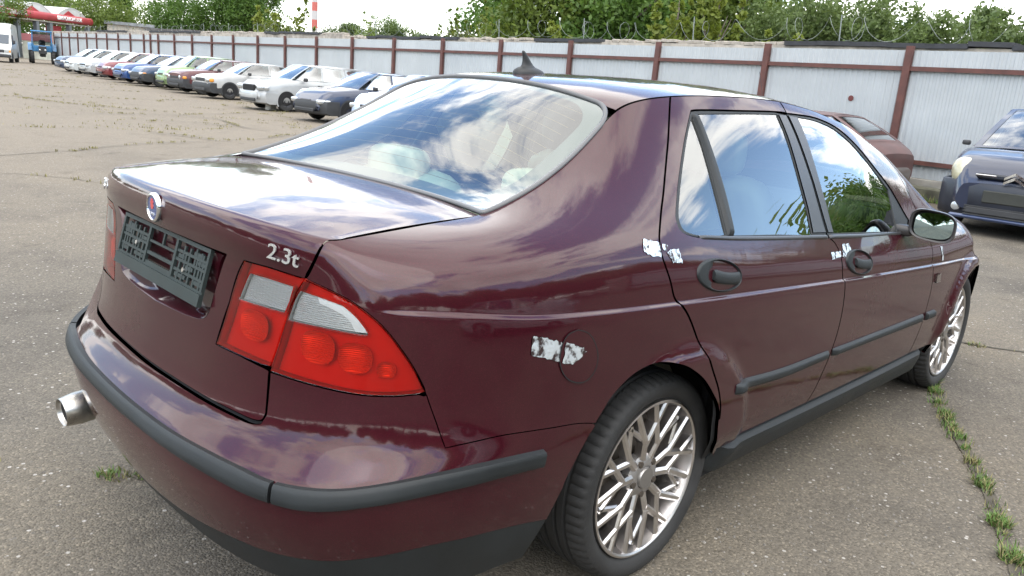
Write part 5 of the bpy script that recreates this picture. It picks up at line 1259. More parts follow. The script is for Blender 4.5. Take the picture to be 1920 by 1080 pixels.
# ---- exhaust, aerial, mirrors
ex=MB();pts=[(-.70,.60,.36),(-1.02,.60,.36),(-1.14,.60,.362),(-1.245,.60,.366)]
ex.lathe([(.034,-.35),(.040,-.12),(.050,-.085),(.051,-.045),(.045,.0),(.043,.002),(.039,-.004),(.038,-.10)],32,'X',(0,0,0))
e_=ex.build('exhaust_pipe',M_STEEL,saab,True,40);e_.rotation_euler=(0,math.radians(4),PI+math.radians(4));e_.location=EXH
MB().lathe([(.0005,-.012),(.0392,-.012)],24,'X').build('exhaust_bore',M_GAP,e_)
an=MB();rows=[]
for z,l0,l1,w in ((-.006,-.085,.085,.038),(.006,-.084,.083,.037),(.016,-.078,.074,.033),(.024,-.066,.056,.024),(.030,-.050,.036,.014),(.040,-.044,.020,.011),(.056,-.041,.004,.010),(.074,-.042,-.012,.008),(.092,-.047,-.028,.006),(.100,-.049,-.036,.0035),(.102,-.046,-.040,.001)):
    r=[]
    for a in np.linspace(0,2*PI,18,endpoint=False):
        r.append(((l0+l1)/2+(l1-l0)/2*math.cos(a),w*math.sin(a),z))
    rows.append(r)
an.grid(np.array(rows),closed_v=True);a_=an.build('roof_aerial',mat('aerial_black',(.016,.017,.018),.55,noise=(20,.3)),saab,True,60);a_.scale=(.82,1.1,.74);a_.location=(.205,0,float(roofz(np.array([.215]))[0])-.002)
for s in (-1,1):
    mm=MB();rows=[]
    cx,cy,cz=MIR
    for k,(f,dx) in enumerate(((.90,-.012),(1.0,-.018),(1.04,0.0),(1.0,.045),(.86,.085),(.60,.112),(.2,.124),(.01,.125))):
        r=[]
        for a in np.linspace(0,2*PI,28,endpoint=False):
            c_,s_=math.cos(a),math.sin(a);yy=.106*f*math.copysign(abs(c_)**.62,c_);zz=.077*f*math.copysign(abs(s_)**.62,s_)
            r.append((dx,yy,zz+ .01*yy/.106))
        rows.append(r)
    mm.grid(np.array(rows),closed_v=True)
    mm.sbox((.03,.15,-.045),(.09,.14,.06),.5)
    mo=mm.build('side_mirror',mat('mirror_shell',(.024,.022,.023),.35,noise=(9,.15)),saab,True,60);mo.location=(cx,s*cy,cz);mo.rotation_euler=(0,math.radians(3),math.radians(13)*(1 if s<0 else -1)) 
    mo.scale=(.82,.82*(-1 if s>0 else 1),.82)
    gm=MB();r=[]
    for f,dx in ((.86,-.010),(.0,-.013)):
        rr=[]
        for a in np.linspace(0,2*PI,28,endpoint=False):
            c_,s_=math.cos(a),math.sin(a);rr.append((dx,.104*f*math.copysign(abs(c_)**.6,c_)-.006,.074*f*math.copysign(abs(s_)**.6,s_)))
        r.append(rr)
    gm.grid(np.array(r),closed_v=True);gm.build('mirror_glass',mat('mirror_silver',(.45,.58,.60),.02,1.0),mo)
    gm=MB();rr=[]
    for f,dx in ((.90,-.012),(.88,-.006),(.86,-.0095)):
        rr.append([(dx,.106*f*math.copysign(abs(math.cos(a))**.62,math.cos(a)),.077*f*math.copysign(abs(math.sin(a))**.62,math.sin(a))) for a in np.linspace(0,2*PI,28,endpoint=False)])
    gm.grid(np.array(rr),closed_v=True);gm.build('mirror_rim',M_GAP,mo,True,40)
# ================================================================== other vehicles
M_TYRE2=mat('old_tyre',(.028,.028,.028),.8,noise=(6,.25));M_CGLASS=glass('car_glass',(.32,.40,.40),2.4)
M_CTRIM=mat('car_black_plastic',(.03,.031,.033),.6,noise=(4,.2));M_LAMP=glass('lamp_glass',(.9,.92,.92),1.6,.05);M_LREF=mat('lamp_bowl',(.42,.43,.43),.22,.5,coat=1);M_STW=mat('steel_wheel',(.05,.05,.055),.5,.5);M_ALW=mat('cast_wheel',(.55,.55,.56),.35,.9)
M_CABIN=mat('cabin_dark',(.045,.045,.05),.8);M_ORANGE=mat('indicator_orange',(.65,.25,.03),.3);M_PLATED=mat('bare_plate',(.45,.46,.46),.6)
def cpaint(name,c,dull=.0): return mat(name,c,.35+.3*dull,.15,coat=1-.6*dull,coat_rough=.05+.15*dull,noise=(2.2,.10+.15*dull))
def fquad(fb,p00,p10,p11,p01,ml,mr,mb,mt,bulge,n=6):
    """pillar/frame round an opening; returns the glass quad grid"""
    p00,p10,p11,p01=[np.array(p,float) for p in (p00,p10,p11,p01)]
    nrm=np.cross(p10-p00,p01-p00);nrm/=np.linalg.norm(nrm)
    def S(u,v): return (p00*(1-u)+p10*u)*(1-v)+(p01*(1-u)+p11*u)*v+nrm*bulge*4*((u*(1-u))*.6+(v*(1-v))*.4)
    us=[0]+list(np.linspace(ml,1-mr,n))+[1];vs=[0]+list(np.linspace(mb,1-mt,n))+[1]
    for i in range(len(us)-1):
        for j in range(len(vs)-1):
            if 0<i<len(us)-2 and 0<j<len(vs)-2: continue
            fb.add([S(us[i],vs[j]),S(us[i+1],vs[j]),S(us[i+1],vs[j+1]),S(us[i],vs[j+1])],[(0,1,2,3)])
    return np.array([[S(u,v)-nrm*.006 for v in np.linspace(mb,1-mt,n)] for u in np.linspace(ml,1-mr,n)])
CARN={}
def make_car(name,label,cat,pm_,L,W_,H,fo,ro,rw,zn,zc_,xc,xr0,xr1,xb,zb,zt,bays,two_door=False,bumper=None,wheel='steel',grille='wide',lampw=.30,lampz=None,lamph=.13,round_=.35,group=None,loc=(0,0,0),rz=0,bonnet_round=1.0,detail=1,belt_rise=.04,roundlamp=False,mirror=1.,tails=True,btop=.565):
    """L length, zn bonnet height at the nose, zc_ at the cowl; xc cowl, xr0/xr1 roof front/rear, xb rear glass foot (distances back from the nose)"""
    t=thing(name,label,cat,loc,rz,group);hw=W_/2;N_=L/2;X=lambda d:N_-d
    zbelt=zc_+.0
    st=[]
    ds=[0,.05,.14,.3,.55,xc*.75,xc-.1,xc+.15,(xr0+xr1)/2,xb-.15,xb,(xb+L)/2,L-.22,L-.08,L-.02,L]
    for d in ds:
        f=min(d,L-d); tap=(1-min(1,f/(.75*round_+.25)))**2
        w=hw*(1-.20*tap*(1+round_*.6))
        if d<=xc: z=zn+(zc_-zn)*(d/xc)**.75
        elif d<xb: z=zbelt+belt_rise*(d-xc)/(xb-xc)
        else: z=zb+(zt-zb)*(d-xb)/max(L-xb,.01)
        dip=(.26*bonnet_round if d<L/2 else .10)*(1-min(1,f/.30))**2
        z-=dip
        st.append((d,w,z))
    rows=[]
    for d,w,z in st:
        f=min(d,L-d);zb0=.20+.12*(1-min(1,f/.25))**2;zm=.55
        h=[(w*.86,zb0),(w*.97,zb0+.08),(w*1.0,.42),(w*1.0,min(zm,z-.2)),(w*.985,z-.16),(w*.955,z-.07),(w*.90,z-.018),(w*.80,z+.004),(w*.45,z+.018),(0,z+.024)]
        ring=[(X(d),-y,zz) for y,zz in h]+[(X(d),y,zz) for y,zz in h[-2::-1]]
        rows.append(ring)
    # refine along the length for smooth bending
    Rr=np.array(rows);dd=np.array(ds);fine=np.unique(np.round(np.concatenate([dd,(dd[1:]+dd[:-1])/2]),4))
    Rf_=np.zeros((len(fine),)+Rr.shape[1:])
    for j in range(Rr.shape[1]):
        for k in range(3): Rf_[:,j,k]=np.interp(fine,dd,Rr[:,j,k])
    b=MB().grid(Rf_);m_=Rr.shape[1];n_=len(fine)
    b.f+=[tuple(range(m_-1,-1,-1)),tuple(range((n_-1)*m_,n_*m_))]
    body=b.build('body',pm_,t,True,42)
    # greenhouse
    wb=hw*.885;wt=hw*.70;zr=H-.02;fb=MB();lift=.0
    zB=lambda d:(zbelt+belt_rise*(d-xc)/(xb-xc) if d>xc else zbelt)
    g=fquad(fb,(X(xc),-wb*.93,zc_),(X(xc),wb*.93,zc_),(X(xr0),wt*.97,zr),(X(xr0),-wt*.97,zr),.06,.06,.04,.05,.05,8);MB().grid(g).build('windscreen',M_CGLASS,t,True)
    zb2=zb
    g=fquad(fb,(X(xb),wb*.93,zb2),(X(xb),-wb*.93,zb2),(X(xr1),-wt*.97,zr-.01),(X(xr1),wt*.97,zr-.01),.09,.09,.07,.07,.04,8);MB().grid(g).build('rear_window',M_CGLASS,t,True)
    # side bays: list of (bottom distance, top distance)
    for s in (-1,1):
        for i in range(len(bays)-1):
            (b0,t0),(b1,t1)=bays[i],bays[i+1]
            q=[(X(b0),s*wb,zB(b0)),(X(b1),s*wb,zB(b1)),(X(t1),s*wt,zr-.012),(X(t0),s*wt,zr-.012)]
            ml=.05/max(b1-b0,.2);mr=.05/max(b1-b0,.2)
            if s<0: pass
            if s>0: gq=fquad(fb,q[1],q[0],q[3],q[2],mr,ml,.03,.07,.03)
            else: gq=fquad(fb,q[0],q[1],q[2],q[3],ml,mr,.03,.07,.03)
            MB().grid(gq).build('side_window',M_CGLASS,t,True)
    fb.build('pillars',pm_,t,False)
    # roof
    rows=[]
    for f in np.linspace(0,1,9):
        d=xr0+(xr1-xr0)*f;r=[]
        for s in np.linspace(-1,1,11): r.append((X(d),s*wt*1.0,zr-.012+.055*(1-abs(s)**2.4)*(1-.45*abs(2*f-1)**3)))
        rows.append(r)
    MB().grid(np.array(rows)).build('roof',pm_,t,True)
    MB().box((X((xc+xb)/2),0,zc_-.14),(xb-xc-.3,W_*.74,.06)).build('cabin_floor',M_CABIN,t)
    for d in (xc+.95,xc+1.75):
        for y in (-.36,.36):
            if d<xb-.1: MB().sbox((X(d),y,zc_+.02),(.2,.46,.5),.5,10,6,ry=-.25).sbox((X(d+.1),y,zc_+.30),(.1,.25,.17),.5,10,6).build('seat',M_CABIN,t,True)
    MB().box((X(xc+.35),0,zc_-.02),(.4,W_*.72,.10),bev=.03).build('dashboard',M_CABIN,t)
    # doors: skins a few mm proud so that the shut lines read
    dz0=.26
    n_d=1 if two_door else 2
    dx=[bays[0][0]+.12,(bays[1][0] if not two_door else bays[1][0]+.05),(bays[2][0] if len(bays)>2 and not two_door else None)]
    for s in (-1,1):
        for k in range(n_d):
            a,c=dx[k]+.006,dx[k+1]-.006
            rows=[]
            for d in np.linspace(a,c,6):
                z=zB(d);h=[(1.003,dz0),(1.006,.42),(1.006,.56),(.992,z-.16),(.962,z-.07),(.912,z-.02)]
                rows.append([(X(d),s*hw*y,zz) for y,zz in h])
            R_=np.array(rows);dr=MB().grid(R_ if s>0 else R_[::-1]).build('door',pm_,t,True)
            MB().box((X(c-.16),s*hw*1.0,zB(c)-.15),(.17,.045,.035),bev=.012).build('door_handle',M_CTRIM,dr)
            if k==0: MB().sbox((X(a+.15),s*(hw*.985+.06),zB(a)+.035),(.10,.17*mirror,.115*mirror),.5,10,7).build('door_mirror',M_CTRIM,dr,True)
    # bumpers
    bm=bumper or pm_
    for d0,sg,nm in ((0.,1,'front_bumper'),(L,-1,'rear_bumper')):
        rows=[]
        for s in np.linspace(-1,1,15):
            inset=(.05+.30*round_)*abs(s)**3.2;xx=(N_+.045-inset)*sg;r=[]
            for dxx,z in ((-.12,btop),(-.03,btop-.01),(.0,btop-.07),(-.005,.36),(-.04,.24),(-.14,.20)): r.append((xx+sg*dxx,s*(hw*.985)*(1 if abs(s)<1 else 1),z))
            rows.append(r)
        b=MB();R_=np.array(rows)
        # return along the flanks
        for s in (0,-1):
            e=R_[s].copy();e[:,0]-=sg*.42;e[:,1]*=1.012
            R_=np.concatenate([e[None],R_]) if s==0 else np.concatenate([R_,e[None]])
        bb=b.grid(R_).build(nm,bm,t,True,50)
        if sg>0:
            MB().box((N_+.03,0,.315),(.05,W_*.55,.10),bev=.02).build('air_intake',M_CTRIM,bb)
    # front face
    lz=lampz or zn-.22
    for s in (-1,1):
        y0=s*(hw*.87-lampw/2);xx=N_-.01-.16*round_
        if roundlamp: MB().lathe([(.0005,.05),(.09,.03),(.095,-.05)],18,'X',(N_-.02,s*(hw*.62),lz)).build('headlight',M_LREF,t,True)
        else:
            h=MB().sbox((xx-.03,y0,lz),(.16+.2*round_,lampw,lamph),.45,14,8,rz=-s*.55*round_-s*.1).build('headlight',M_LREF,t,True)
        MB().sbox((N_-.10-.25*round_,s*hw*.90,lz),(.16,.10,lamph*.85),.5,10,6,rz=-s*.5).build('indicator',M_ORANGE if round_<.3 else M_LREF,t,True)
    if grille=='wide': MB().box((N_-.035,0,lz),(.08,W_*.50,lamph*.9),bev=.02).build('grille',M_CTRIM,t)
    elif grille=='missing': MB().box((N_-.03,0,lz-.02),(.08,W_*.44,lamph*1.2),bev=.03).build('grille',M_GAP,t)
    elif grille=='slim': MB().box((N_-.02,0,lz+.01),(.07,W_*.30,lamph*.5),bev=.02).build('grille',M_CTRIM,t)
    for s in ((-1,1) if tails else ()): MB().sbox((-N_+.03,s*hw*.80,zb*.86),(.10,.22,.20),.4,10,6).build('tail_light',mat('tail_red',(.12,.02,.018),.4) if 'tail_red' not in bpy.data.materials else bpy.data.materials['tail_red'],t,True)
    # wheels with dark arches
    key=(rw,wheel)
    if key not in CARN:
        w_=.19;T=MB().lathe([(rw*.60,-w_/2),(rw*.66,-w_/2-.004),(rw*.90,-w_/2),(rw*.985,-w_/2+.025),(rw,-w_/2+.05),(rw,w_/2-.03),(rw*.9,w_/2),(rw*.6,w_/2)],36).mesh('wheel',True,40);T.materials.append(M_TYRE2)
        Rm=MB()
        if wheel=='steel':
            Rm.lathe([(rw*.64,-.088),(rw*.60,-.092),(rw*.55,-.06),(rw*.42,-.05),(rw*.30,-.075),(rw*.18,-.082),(rw*.12,-.06),(.0005,-.058)],28)
            for k in range(8): a=2*PI*k/8;Rm.bar((rw*.46*math.cos(a),-.052,rw*.46*math.sin(a)),(rw*.46*math.cos(a),-.062,rw*.46*math.sin(a)),.018,6)
        else:
            Rm.lathe([(rw*.68,-.088),(rw*.63,-.094),(rw*.60,-.06),(rw*.60,.02)],32);Rm.lathe([(rw*.20,-.05),(rw*.18,-.085),(.0005,-.088)],20)
            for k in range(5):
                a=2*PI*k/5;c,s_=math.cos(a),math.sin(a);Rm.box((rw*.38*c,-.075,rw*.38*s_),(rw*.52,.03,.055),ry=-a)
        R_=Rm.mesh('rim',True,40);R_.materials.append(M_STW if wheel=='steel' else M_ALW)
        CARN[key]=(T,R_)
    T,R_=CARN[key]
    for d in (fo,L-ro):
        for s in (-1,1):
            o=link('wheel',T,None,t,(X(d),s*(hw-.095),rw));o.rotation_euler=(0,rng.random()*6,0 if s<0 else PI);link('rim',R_,None,o)
            b=MB();k=26;rr=[]
            for q,yy in ((1.20,.012),(1.18,.014),(1.03,.010),(.4,.006)): rr.append([(X(d)+rw*q*math.cos(a),s*(hw+yy-.004),rw+rw*q*math.sin(a)) for a in np.linspace(math.radians(-28),math.radians(208),k)])
            b.grid(np.array(rr[2:]));b.build('wheel_arch',M_GAP,t)
            b=MB();b.grid(np.array(rr[:3]));b.build('arch_lip',bm if bumper and detail else pm_,t,True)
    return t
W_NEAR='cars parked nose out along the white fence'
P_WHITE=cpaint('white_car_paint',(.36,.37,.37),.2);P_LADA=cpaint('old_white_paint',(.38,.38,.37),.5);P_NAVY=cpaint('navy_paint',(.012,.022,.055));P_RED=cpaint('dull_red_paint',(.085,.016,.018),.5);P_LIME=cpaint('lime_paint',(.19,.28,.12),.15);P_DBLUE=cpaint('dark_blue_paint',(.02,.04,.085),.4);P_BLUE=cpaint('blue_paint',(.015,.055,.18),.15);P_CRIM=cpaint('red_car_paint',(.15,.022,.024),.2);P_SILV=cpaint('silver_paint',(.48,.50,.50),.1);P_PALE=cpaint('pale_blue_paint',(.42,.52,.66),.15)
HATCH=dict(rw=.29,zn=.78,zc_=.93,round_=.4)
def park(nose_x,yc,L): return (nose_x+L/2,yc,0)
def row(name,lab,paintm,nx,yc,L,W_,H,rz=0.,**k):
    return make_car(name,lab,'car',paintm,L,W_,H,group=W_NEAR,loc=park(nx,yc,L),rz=PI+rz+float(rng.normal(0,.03)),**k)
row('hatchback','pale blue small hatchback next to the navy sedan, mostly behind the burgundy roof',P_PALE,9.55,14.6,3.9,1.66,1.42,fo=.78,ro=.65,rw=.28,zn=.80,zc_=.95,xc=1.05,xr0=1.75,xr1=3.3,xb=3.75,zb=1.0,zt=.95,bays=[(1.15,1.72),(2.2,2.2),(3.1,2.95),(3.6,3.3)],round_=.5,grille='slim')
row('navy_hatchback','navy blue car with alloy wheels glimpsed through the burgundy rear window',P_NAVY,8.75,11.75,4.1,1.70,1.42,fo=.85,ro=.72,rw=.30,zn=.80,zc_=.95,xc=1.15,xr0=1.9,xr1=3.3,xb=3.95,zb=1.0,zt=.95,bays=[(1.3,1.9),(2.3,2.3),(3.2,3.0),(3.75,3.3)],round_=.45,wheel='alloy')
row('sedan','navy blue car with closed square headlights beside the white estate',P_NAVY,9.5,17.35,4.25,1.70,1.39,fo=.85,ro=.8,rw=.29,zn=.76,zc_=.92,xc=1.2,xr0=2.0,xr1=3.2,xb=3.85,zb=.98,zt=.95,bays=[(1.35,1.95),(2.35,2.35),(3.15,3.0),(3.65,3.2)],bumper=M_CTRIM,round_=.45,grille='slim')
row('estate_car','white estate car with a missing grille and black steel wheels',P_WHITE,10.1,21.75,4.22,1.66,1.45,fo=.85,ro=.90,rw=.305,zn=.80,zc_=.96,xc=1.08,xr0=1.85,xr1=3.72,xb=4.1,zb=1.0,zt=.98,bays=[(1.2,1.85),(2.2,2.22),(3.1,3.05),(3.95,3.70)],round_=.42,grille='missing',lampw=.34,lamph=.17,lampz=.68)
row('hatchback','boxy white three door hatchback with black bumper and steel wheels',P_LADA,11.25,27.75,4.0,1.65,1.36,fo=.77,ro=.77,rw=.29,zn=.80,zc_=.92,xc=1.15,xr0=1.85,xr1=3.0,xb=3.85,zb=.96,zt=.92,bays=[(1.25,1.82),(2.45,2.45),(3.65,3.05)],two_door=True,bumper=M_CTRIM,round_=.06,bonnet_round=.35,lampw=.32,lamph=.16,lampz=.66)
row('hatchback','dull red square fronted old hatchback with crazed windows',P_RED,11.6,31.0,3.95,1.64,1.40,fo=.8,ro=.65,rw=.29,zn=.83,zc_=.95,xc=1.1,xr0=1.8,xr1=3.2,xb=3.8,zb=.98,zt=.95,bays=[(1.2,1.75),(2.2,2.2),(3.0,2.85),(3.6,3.2)],bumper=M_CTRIM,round_=.05,bonnet_round=.35,roundlamp=True)
row('city_car','lime green little city car with rounded nose',P_LIME,12.2,33.9,3.5,1.6,1.48,fo=.70,ro=.45,rw=.27,zn=.84,zc_=1.0,xc=.85,xr0=1.45,xr1=3.05,xb=3.4,zb=1.02,zt=1.0,bays=[(.95,1.42),(1.85,1.85),(2.7,2.6),(3.25,3.0)],round_=.7,wheel='alloy',grille='slim')
row('sedan','dark blue older car with dark bumper between lime and blue cars',P_DBLUE,12.0,36.3,4.0,1.68,1.38,fo=.8,ro=.75,rw=.29,zn=.76,zc_=.92,xc=1.15,xr0=1.9,xr1=3.0,xb=3.6,zb=.96,zt=.93,bays=[(1.3,1.85),(2.25,2.25),(3.0,2.85),(3.45,3.0)],bumper=M_CTRIM,round_=.25)
row('hatchback','bright blue hatchback with clear headlights in the parked row',P_BLUE,12.2,39.1,4.1,1.69,1.42,fo=.85,ro=.7,rw=.29,zn=.80,zc_=.95,xc=1.1,xr0=1.85,xr1=3.4,xb=3.95,zb=1.0,zt=.97,bays=[(1.25,1.82),(2.25,2.25),(3.1,2.95),(3.75,3.4)],round_=.45)
row('hatchback','red rounded car with large headlights in the parked row',P_CRIM,12.6,42.7,4.1,1.69,1.42,fo=.85,ro=.7,rw=.29,zn=.80,zc_=.95,xc=1.1,xr0=1.85,xr1=3.4,xb=3.95,zb=1.0,zt=.97,bays=[(1.25,1.82),(2.25,2.25),(3.1,2.95),(3.75,3.4)],round_=.6,lampw=.36,lamph=.17,grille='slim')
row('sedan','white sedan between the red car and the silver one',P_WHITE,12.8,46.1,4.3,1.7,1.42,fo=.85,ro=.8,rw=.29,zn=.80,zc_=.95,xc=1.15,xr0=1.9,xr1=3.1,xb=3.75,zb=1.0,zt=.97,bays=[(1.3,1.88),(2.3,2.3),(3.1,2.95),(3.55,3.1)],round_=.5)
row('sedan','silver car near the dark end of the parked row',P_SILV,13.0,49.3,4.3,1.7,1.44,fo=.85,ro=.8,rw=.29,zn=.80,zc_=.95,xc=1.15,xr0=1.9,xr1=3.1,xb=3.75,zb=1.0,zt=.97,bays=[(1.3,1.88),(2.3,2.3),(3.1,2.95),(3.55,3.1)],round_=.5)
row('sedan','dark grey blue car ending the parked row beside the tractor',P_DBLUE,13.5,52.9,4.2,1.7,1.44,fo=.85,ro=.8,rw=.29,zn=.82,zc_=.95,xc=1.15,xr0=1.9,xr1=3.1,xb=3.75,zb=1.0,zt=.97,bays=[(1.3,1.88),(2.3,2.3),(3.1,2.95),(3.55,3.1)],round_=.5)
tag(MB().box((10.75,21.5,.09),(.30,.22,.18),rz=.3,bev=.02).build('block',mat('white_block',(.62,.61,.57),.9,noise=(9,.15))),'small white block lying on the ground before the white estate','block')
# crushed bonnet lid on the dark blue hood etc. are left plain
# rusty red hatchback by the fence
make_car('hatchback','faded red brown old hatchback parked against the white fence','car',cpaint('faded_brown_paint',(.105,.052,.048),.9),3.95,1.60,1.33,fo=.8,ro=.62,rw=.28,zn=.80,zc_=.93,xc=1.1,xr0=1.8,xr1=2.98,xb=3.68,zb=.93,zt=.86,bays=[(1.2,1.75),(2.1,2.1),(2.85,2.72),(3.5,2.98)],bumper=cpaint('grey_bumper',(.13,.11,.10),.9),round_=.25,tails=False,loc=(12.0,4.76,0),rz=FA)
q=bpy.data.objects['windscreen'];rb=[o for o in bpy.data.objects if o.get('label','').startswith('faded red brown')][0]
MB().bar((.45,.30,1.30),(.62,.36,1.95),.004,4).build('aerial',M_CTRIM,rb)
# ---- dark blue people carrier, nose towards the camera
P_PIC=cpaint('people_carrier_blue',(.006,.012,.036),.0)
M_PBUMP=mat('blue_black_bumper',(.012,.015,.024),.35,noise=(4,.2))
pc=make_car('people_carrier','dark blue people carrier facing out with chevron badge and cream headlights','car',P_PIC,4.28,1.75,1.62,fo=.86,ro=.66,rw=.31,zn=.86,zc_=1.06,xc=.82,xr0=2.05,xr1=3.6,xb=4.1,zb=1.05,zt=1.0,bays=[(1.05,2.05),(2.2,2.3),(3.1,3.05),(3.9,3.55)],round_=.75,bonnet_round=.85,grille='none',bumper=M_PBUMP,btop=.665,mirror=.6,tails=False,lampw=.26,lamph=.30,lampz=.755,loc=PCL,rz=PCR,belt_rise=.03)
for o in list(pc.children):
    if o.name.startswith(('indicator','headlight')): bpy.data.objects.remove(o)
Np=4.28/2
M_CREAM=mat('yellowed_lamp',(.40,.38,.26),.18,coat=1,noise=(20,.12))
for s in (-1,1):
    MB().sbox((Np-.255,s*.63,.765),(.26,.30,.36),.8,22,14,rz=-s*.62,ry=-.42).build('headlight',M_CREAM,pc,True)
    MB().lathe([(.052,-.03),(.055,.012),(.046,.018),(.0005,.02)],18,'X',(Np-.035,s*.60,.335)).build('fog_light',M_LREF,pc,True,50)
b=MB();gy=.60
b.box((Np-.01,0,.745),(.06,.86,.07),bev=.02).build('grille_slot',M_PBUMP,pc)
b=MB()
for s in (-1,1):
    b.box((Np+.012,s*.275,.752),(.03,.33,.026),bev=.006,rz=-s*.10)
b.build('grille_bar',M_CHROME,pc)
for z in (.700,.755):
    b=MB()
    for s in (-1,1):
        p0=(Np+.055,0,z+.070);p1=(Np+.04,s*.115,z)
        v=[(p0[0],0,p0[2]),(p0[0],0,p0[2]-.035),(p1[0],p1[1],p1[2]-.032),(p1[0],p1[1],p1[2])]
        vv_=v+[(x_+.02,y_,z_) for x_,y_,z_ in v];b.add(vv_,[(0,1,2,3),(7,6,5,4),(0,3,7,4),(1,5,6,2),(0,4,5,1),(3,2,6,7)])
    b.build('chevron',M_CHROME,pc)
MB().box((Np+.035,0,.50),(.04,.62,.15),bev=.01).build('plate_area',mat('olive_plate',(.028,.030,.025),.7,noise=(7,.2)),pc)
b=MB()
for k in range(4): b.box((Np+.035,0,.26+.035*k),(.03,.98,.016))
tag(b.build('lower_grille',M_CTRIM,pc),kind='stuff')
MB().box((Np+.03,0,.225),(.05,1.3,.05),bev=.02).build('lower_lip',cpaint('lip_blue',(.03,.05,.12),.1),pc)
for y in (-.38,.25): MB().bar((Np-.90,y,1.075),(Np-1.12,y+.52,1.20),.012,5).build('wiper',M_CTRIM,pc)
# ---- white high roof van
M_VAN=cpaint('van_white',(.46,.46,.435),.4)
van=thing('van','white high roof van with sloping bonnet at the far end of the yard','van',VANL,VANR)
def vloft(prof,w,n=8,tw=.86):
    rows=[]
    for s in np.linspace(-1,1,n*2+1): 
        k=abs(s)**6;rows.append([(x-.0*k,s*w/2*(1-(1-tw)*max(0,(z-1.2)/1.8)),z-.06*k) for x,z in prof])
    return np.array(rows)
prof=[(2.55,.38),(2.60,.62),(2.52,.86),(2.38,1.02),(1.95,1.20),(1.75,1.24)]
body=[(2.5,.35),(2.6,.60),(2.55,.95),(2.40,1.06),(1.85,1.24),(1.30,2.05),(1.22,2.12),(1.05,2.55),(.55,2.80),(-.5,2.84),(-2.3,2.80),(-2.5,2.6),(-2.55,.40)]
b=MB();R_=vloft(body,1.98);b.grid(R_);m_=len(body)
b.f+=[tuple(range(m_)),tuple(range((16)*m_+m_-1,16*m_-1,-1))];b.build('body',M_VAN,van,False)
b=MB();b.grid(np.array([[(x+.012,s*.80,z+.01) for x,z in ((1.80,1.33),(1.60,1.62),(1.36,1.98))] for s in np.linspace(-1,1,9)]));b.build('windscreen',mat('van_glass',(.03,.045,.065),.2),van,True)
for s in (-1,1):
    MB().add([(1.62,s*.985,1.30),(1.22,s*.955,1.98),(.62,s*.955,1.98),(.62,s*.99,1.30)],[(0,1,2,3)]).build('side_window',bpy.data.materials['van_glass'],van)
    MB().box((2.57,s*.74,.80),(.06,.26,.20),bev=.02).build('headlight',M_LREF,van);MB().box((2.57,s*.93,.80),(.06,.10,.18),bev=.02).build('indicator',M_ORANGE,van)
    MB().sbox((1.62,s*1.12,1.48),(.08,.18,.28),.5,10,6).build('door_mirror',M_CTRIM,van,True)
    for x in (1.72,-1.35):
        o=link('wheel',CARN[(.305,'steel')][0],None,van,(x,s*.86,.32));o.scale=(1.08,1.1,1.08);o.rotation_euler=(0,0,0 if s<0 else PI);link('rim',CARN[(.305,'steel')][1],None,o)
        MB().lathe([(.0005,0),(.40,0)],24,'Y',(x,s*.994,.36)).build('wheel_arch',M_GAP,van)
MB().box((2.59,0,.80),(.05,1.15,.20),bev=.02).build('grille',M_CTRIM,van);MB().box((2.63,0,.47),(.14,1.98,.22),bev=.05).build('front_bumper',M_CTRIM,van);MB().box((2.70,0,.62),(.02,.52,.11)).build('number_plate',M_PLATED,van)
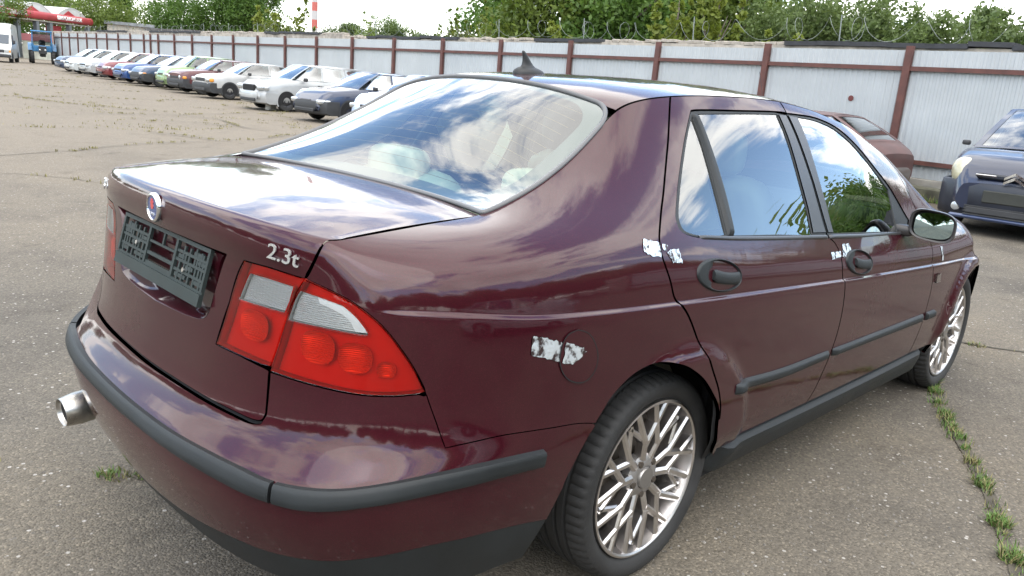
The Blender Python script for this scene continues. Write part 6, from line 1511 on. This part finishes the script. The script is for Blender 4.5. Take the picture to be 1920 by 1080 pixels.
# ---- blue tractor
tr=thing('tractor','blue farm tractor with open cab frame beside the fence end','tractor',TRL,TRR)
M_TB=cpaint('tractor_blue',(.03,.16,.33),.5)
MB().box((1.05,0,1.12),(1.55,.66,.55),bev=.08).build('bonnet',M_TB,tr);MB().box((1.84,0,1.05),(.06,.56,.62),bev=.03).build('grille',M_CTRIM,tr)
for s in (-1,1): MB().lathe([(.0005,.03),(.08,.02),(.085,-.04)],14,'X',(1.88,s*.19,1.05)).build('headlight',M_LREF,tr,True)
MB().box((.3,0,.72),(2.6,.42,.4),bev=.05).build('chassis',M_CTRIM,tr)
b=MB()
for x in (.25,-1.15):
    for s in (-1,1): b.bar((x,s*.72,1.1),(x+.03,s*.66,2.48),.045,6)
b.build('cab_frame',M_TB,tr);MB().box((-.45,0,2.52),(1.75,1.55,.10),bev=.03).build('cab_roof',M_TB,tr)
MB().box((-.45,0,1.15),(1.4,1.4,.5),bev=.06).build('cab_body',M_TB,tr);MB().sbox((-.6,0,1.6),(.45,.5,.5),.5).build('seat',M_CTRIM,tr,True)
b=MB();b.add([(.27,-.64,1.45),(.27,.64,1.45),(.28,.62,2.4),(.28,-.62,2.4)],[(0,1,2,3)]);b.build('windscreen',M_CGLASS,tr)
for x,r,w_,y in ((1.45,.45,.26,.72),(-.85,.76,.40,.80)):
    for s in (-1,1):
        b=MB();n=36;pf=[(r*.55,-w_/2),(r*.92,-w_/2),(r,-w_/2+.04),(r,w_/2-.04),(r*.92,w_/2),(r*.55,w_/2)];P=[]
        b.lathe(pf,n,'Y')
        for k in range(18): a=2*PI*k/18;b.box((r*math.cos(a),0,r*math.sin(a)),(.05,w_*.9,.06),ry=-a)
        o=b.build('wheel',M_TYRE2,tr,False);o.location=(x,s*y,r)
        rm_=MB().lathe([(r*.56,-w_*.4),(r*.5,-w_*.2),(r*.2,-w_*.25),(.0005,-w_*.25)],24).build('rim',M_TB,o,True,40)
        if s>0:o.rotation_euler=(0,0,PI)
    if r>.6:
        for s in (-1,1):
            b=MB();rows=[[(x+(r+.06)*math.cos(a),s*yy,r+(r+.06)*math.sin(a)) for a in np.linspace(.3,2.6,14)] for yy in (.58,1.02)];b.grid(np.array(rows)).build('mudguard',M_TB,tr,True)
# ---- the neighbour standing on the camera's side of the burgundy car (seen in its paint)
make_car('hatchback','silver hatchback standing beside the burgundy car, behind the camera','car',P_SILV,4.2,1.72,1.45,fo=.85,ro=.75,rw=.31,zn=.80,zc_=.95,xc=1.1,xr0=1.85,xr1=3.4,xb=4.05,zb=1.0,zt=.97,bays=[(1.25,1.82),(2.25,2.25),(3.1,2.95),(3.85,3.4)],round_=.5,wheel='alloy',loc=(1.3,-5.6,0),rz=.05)
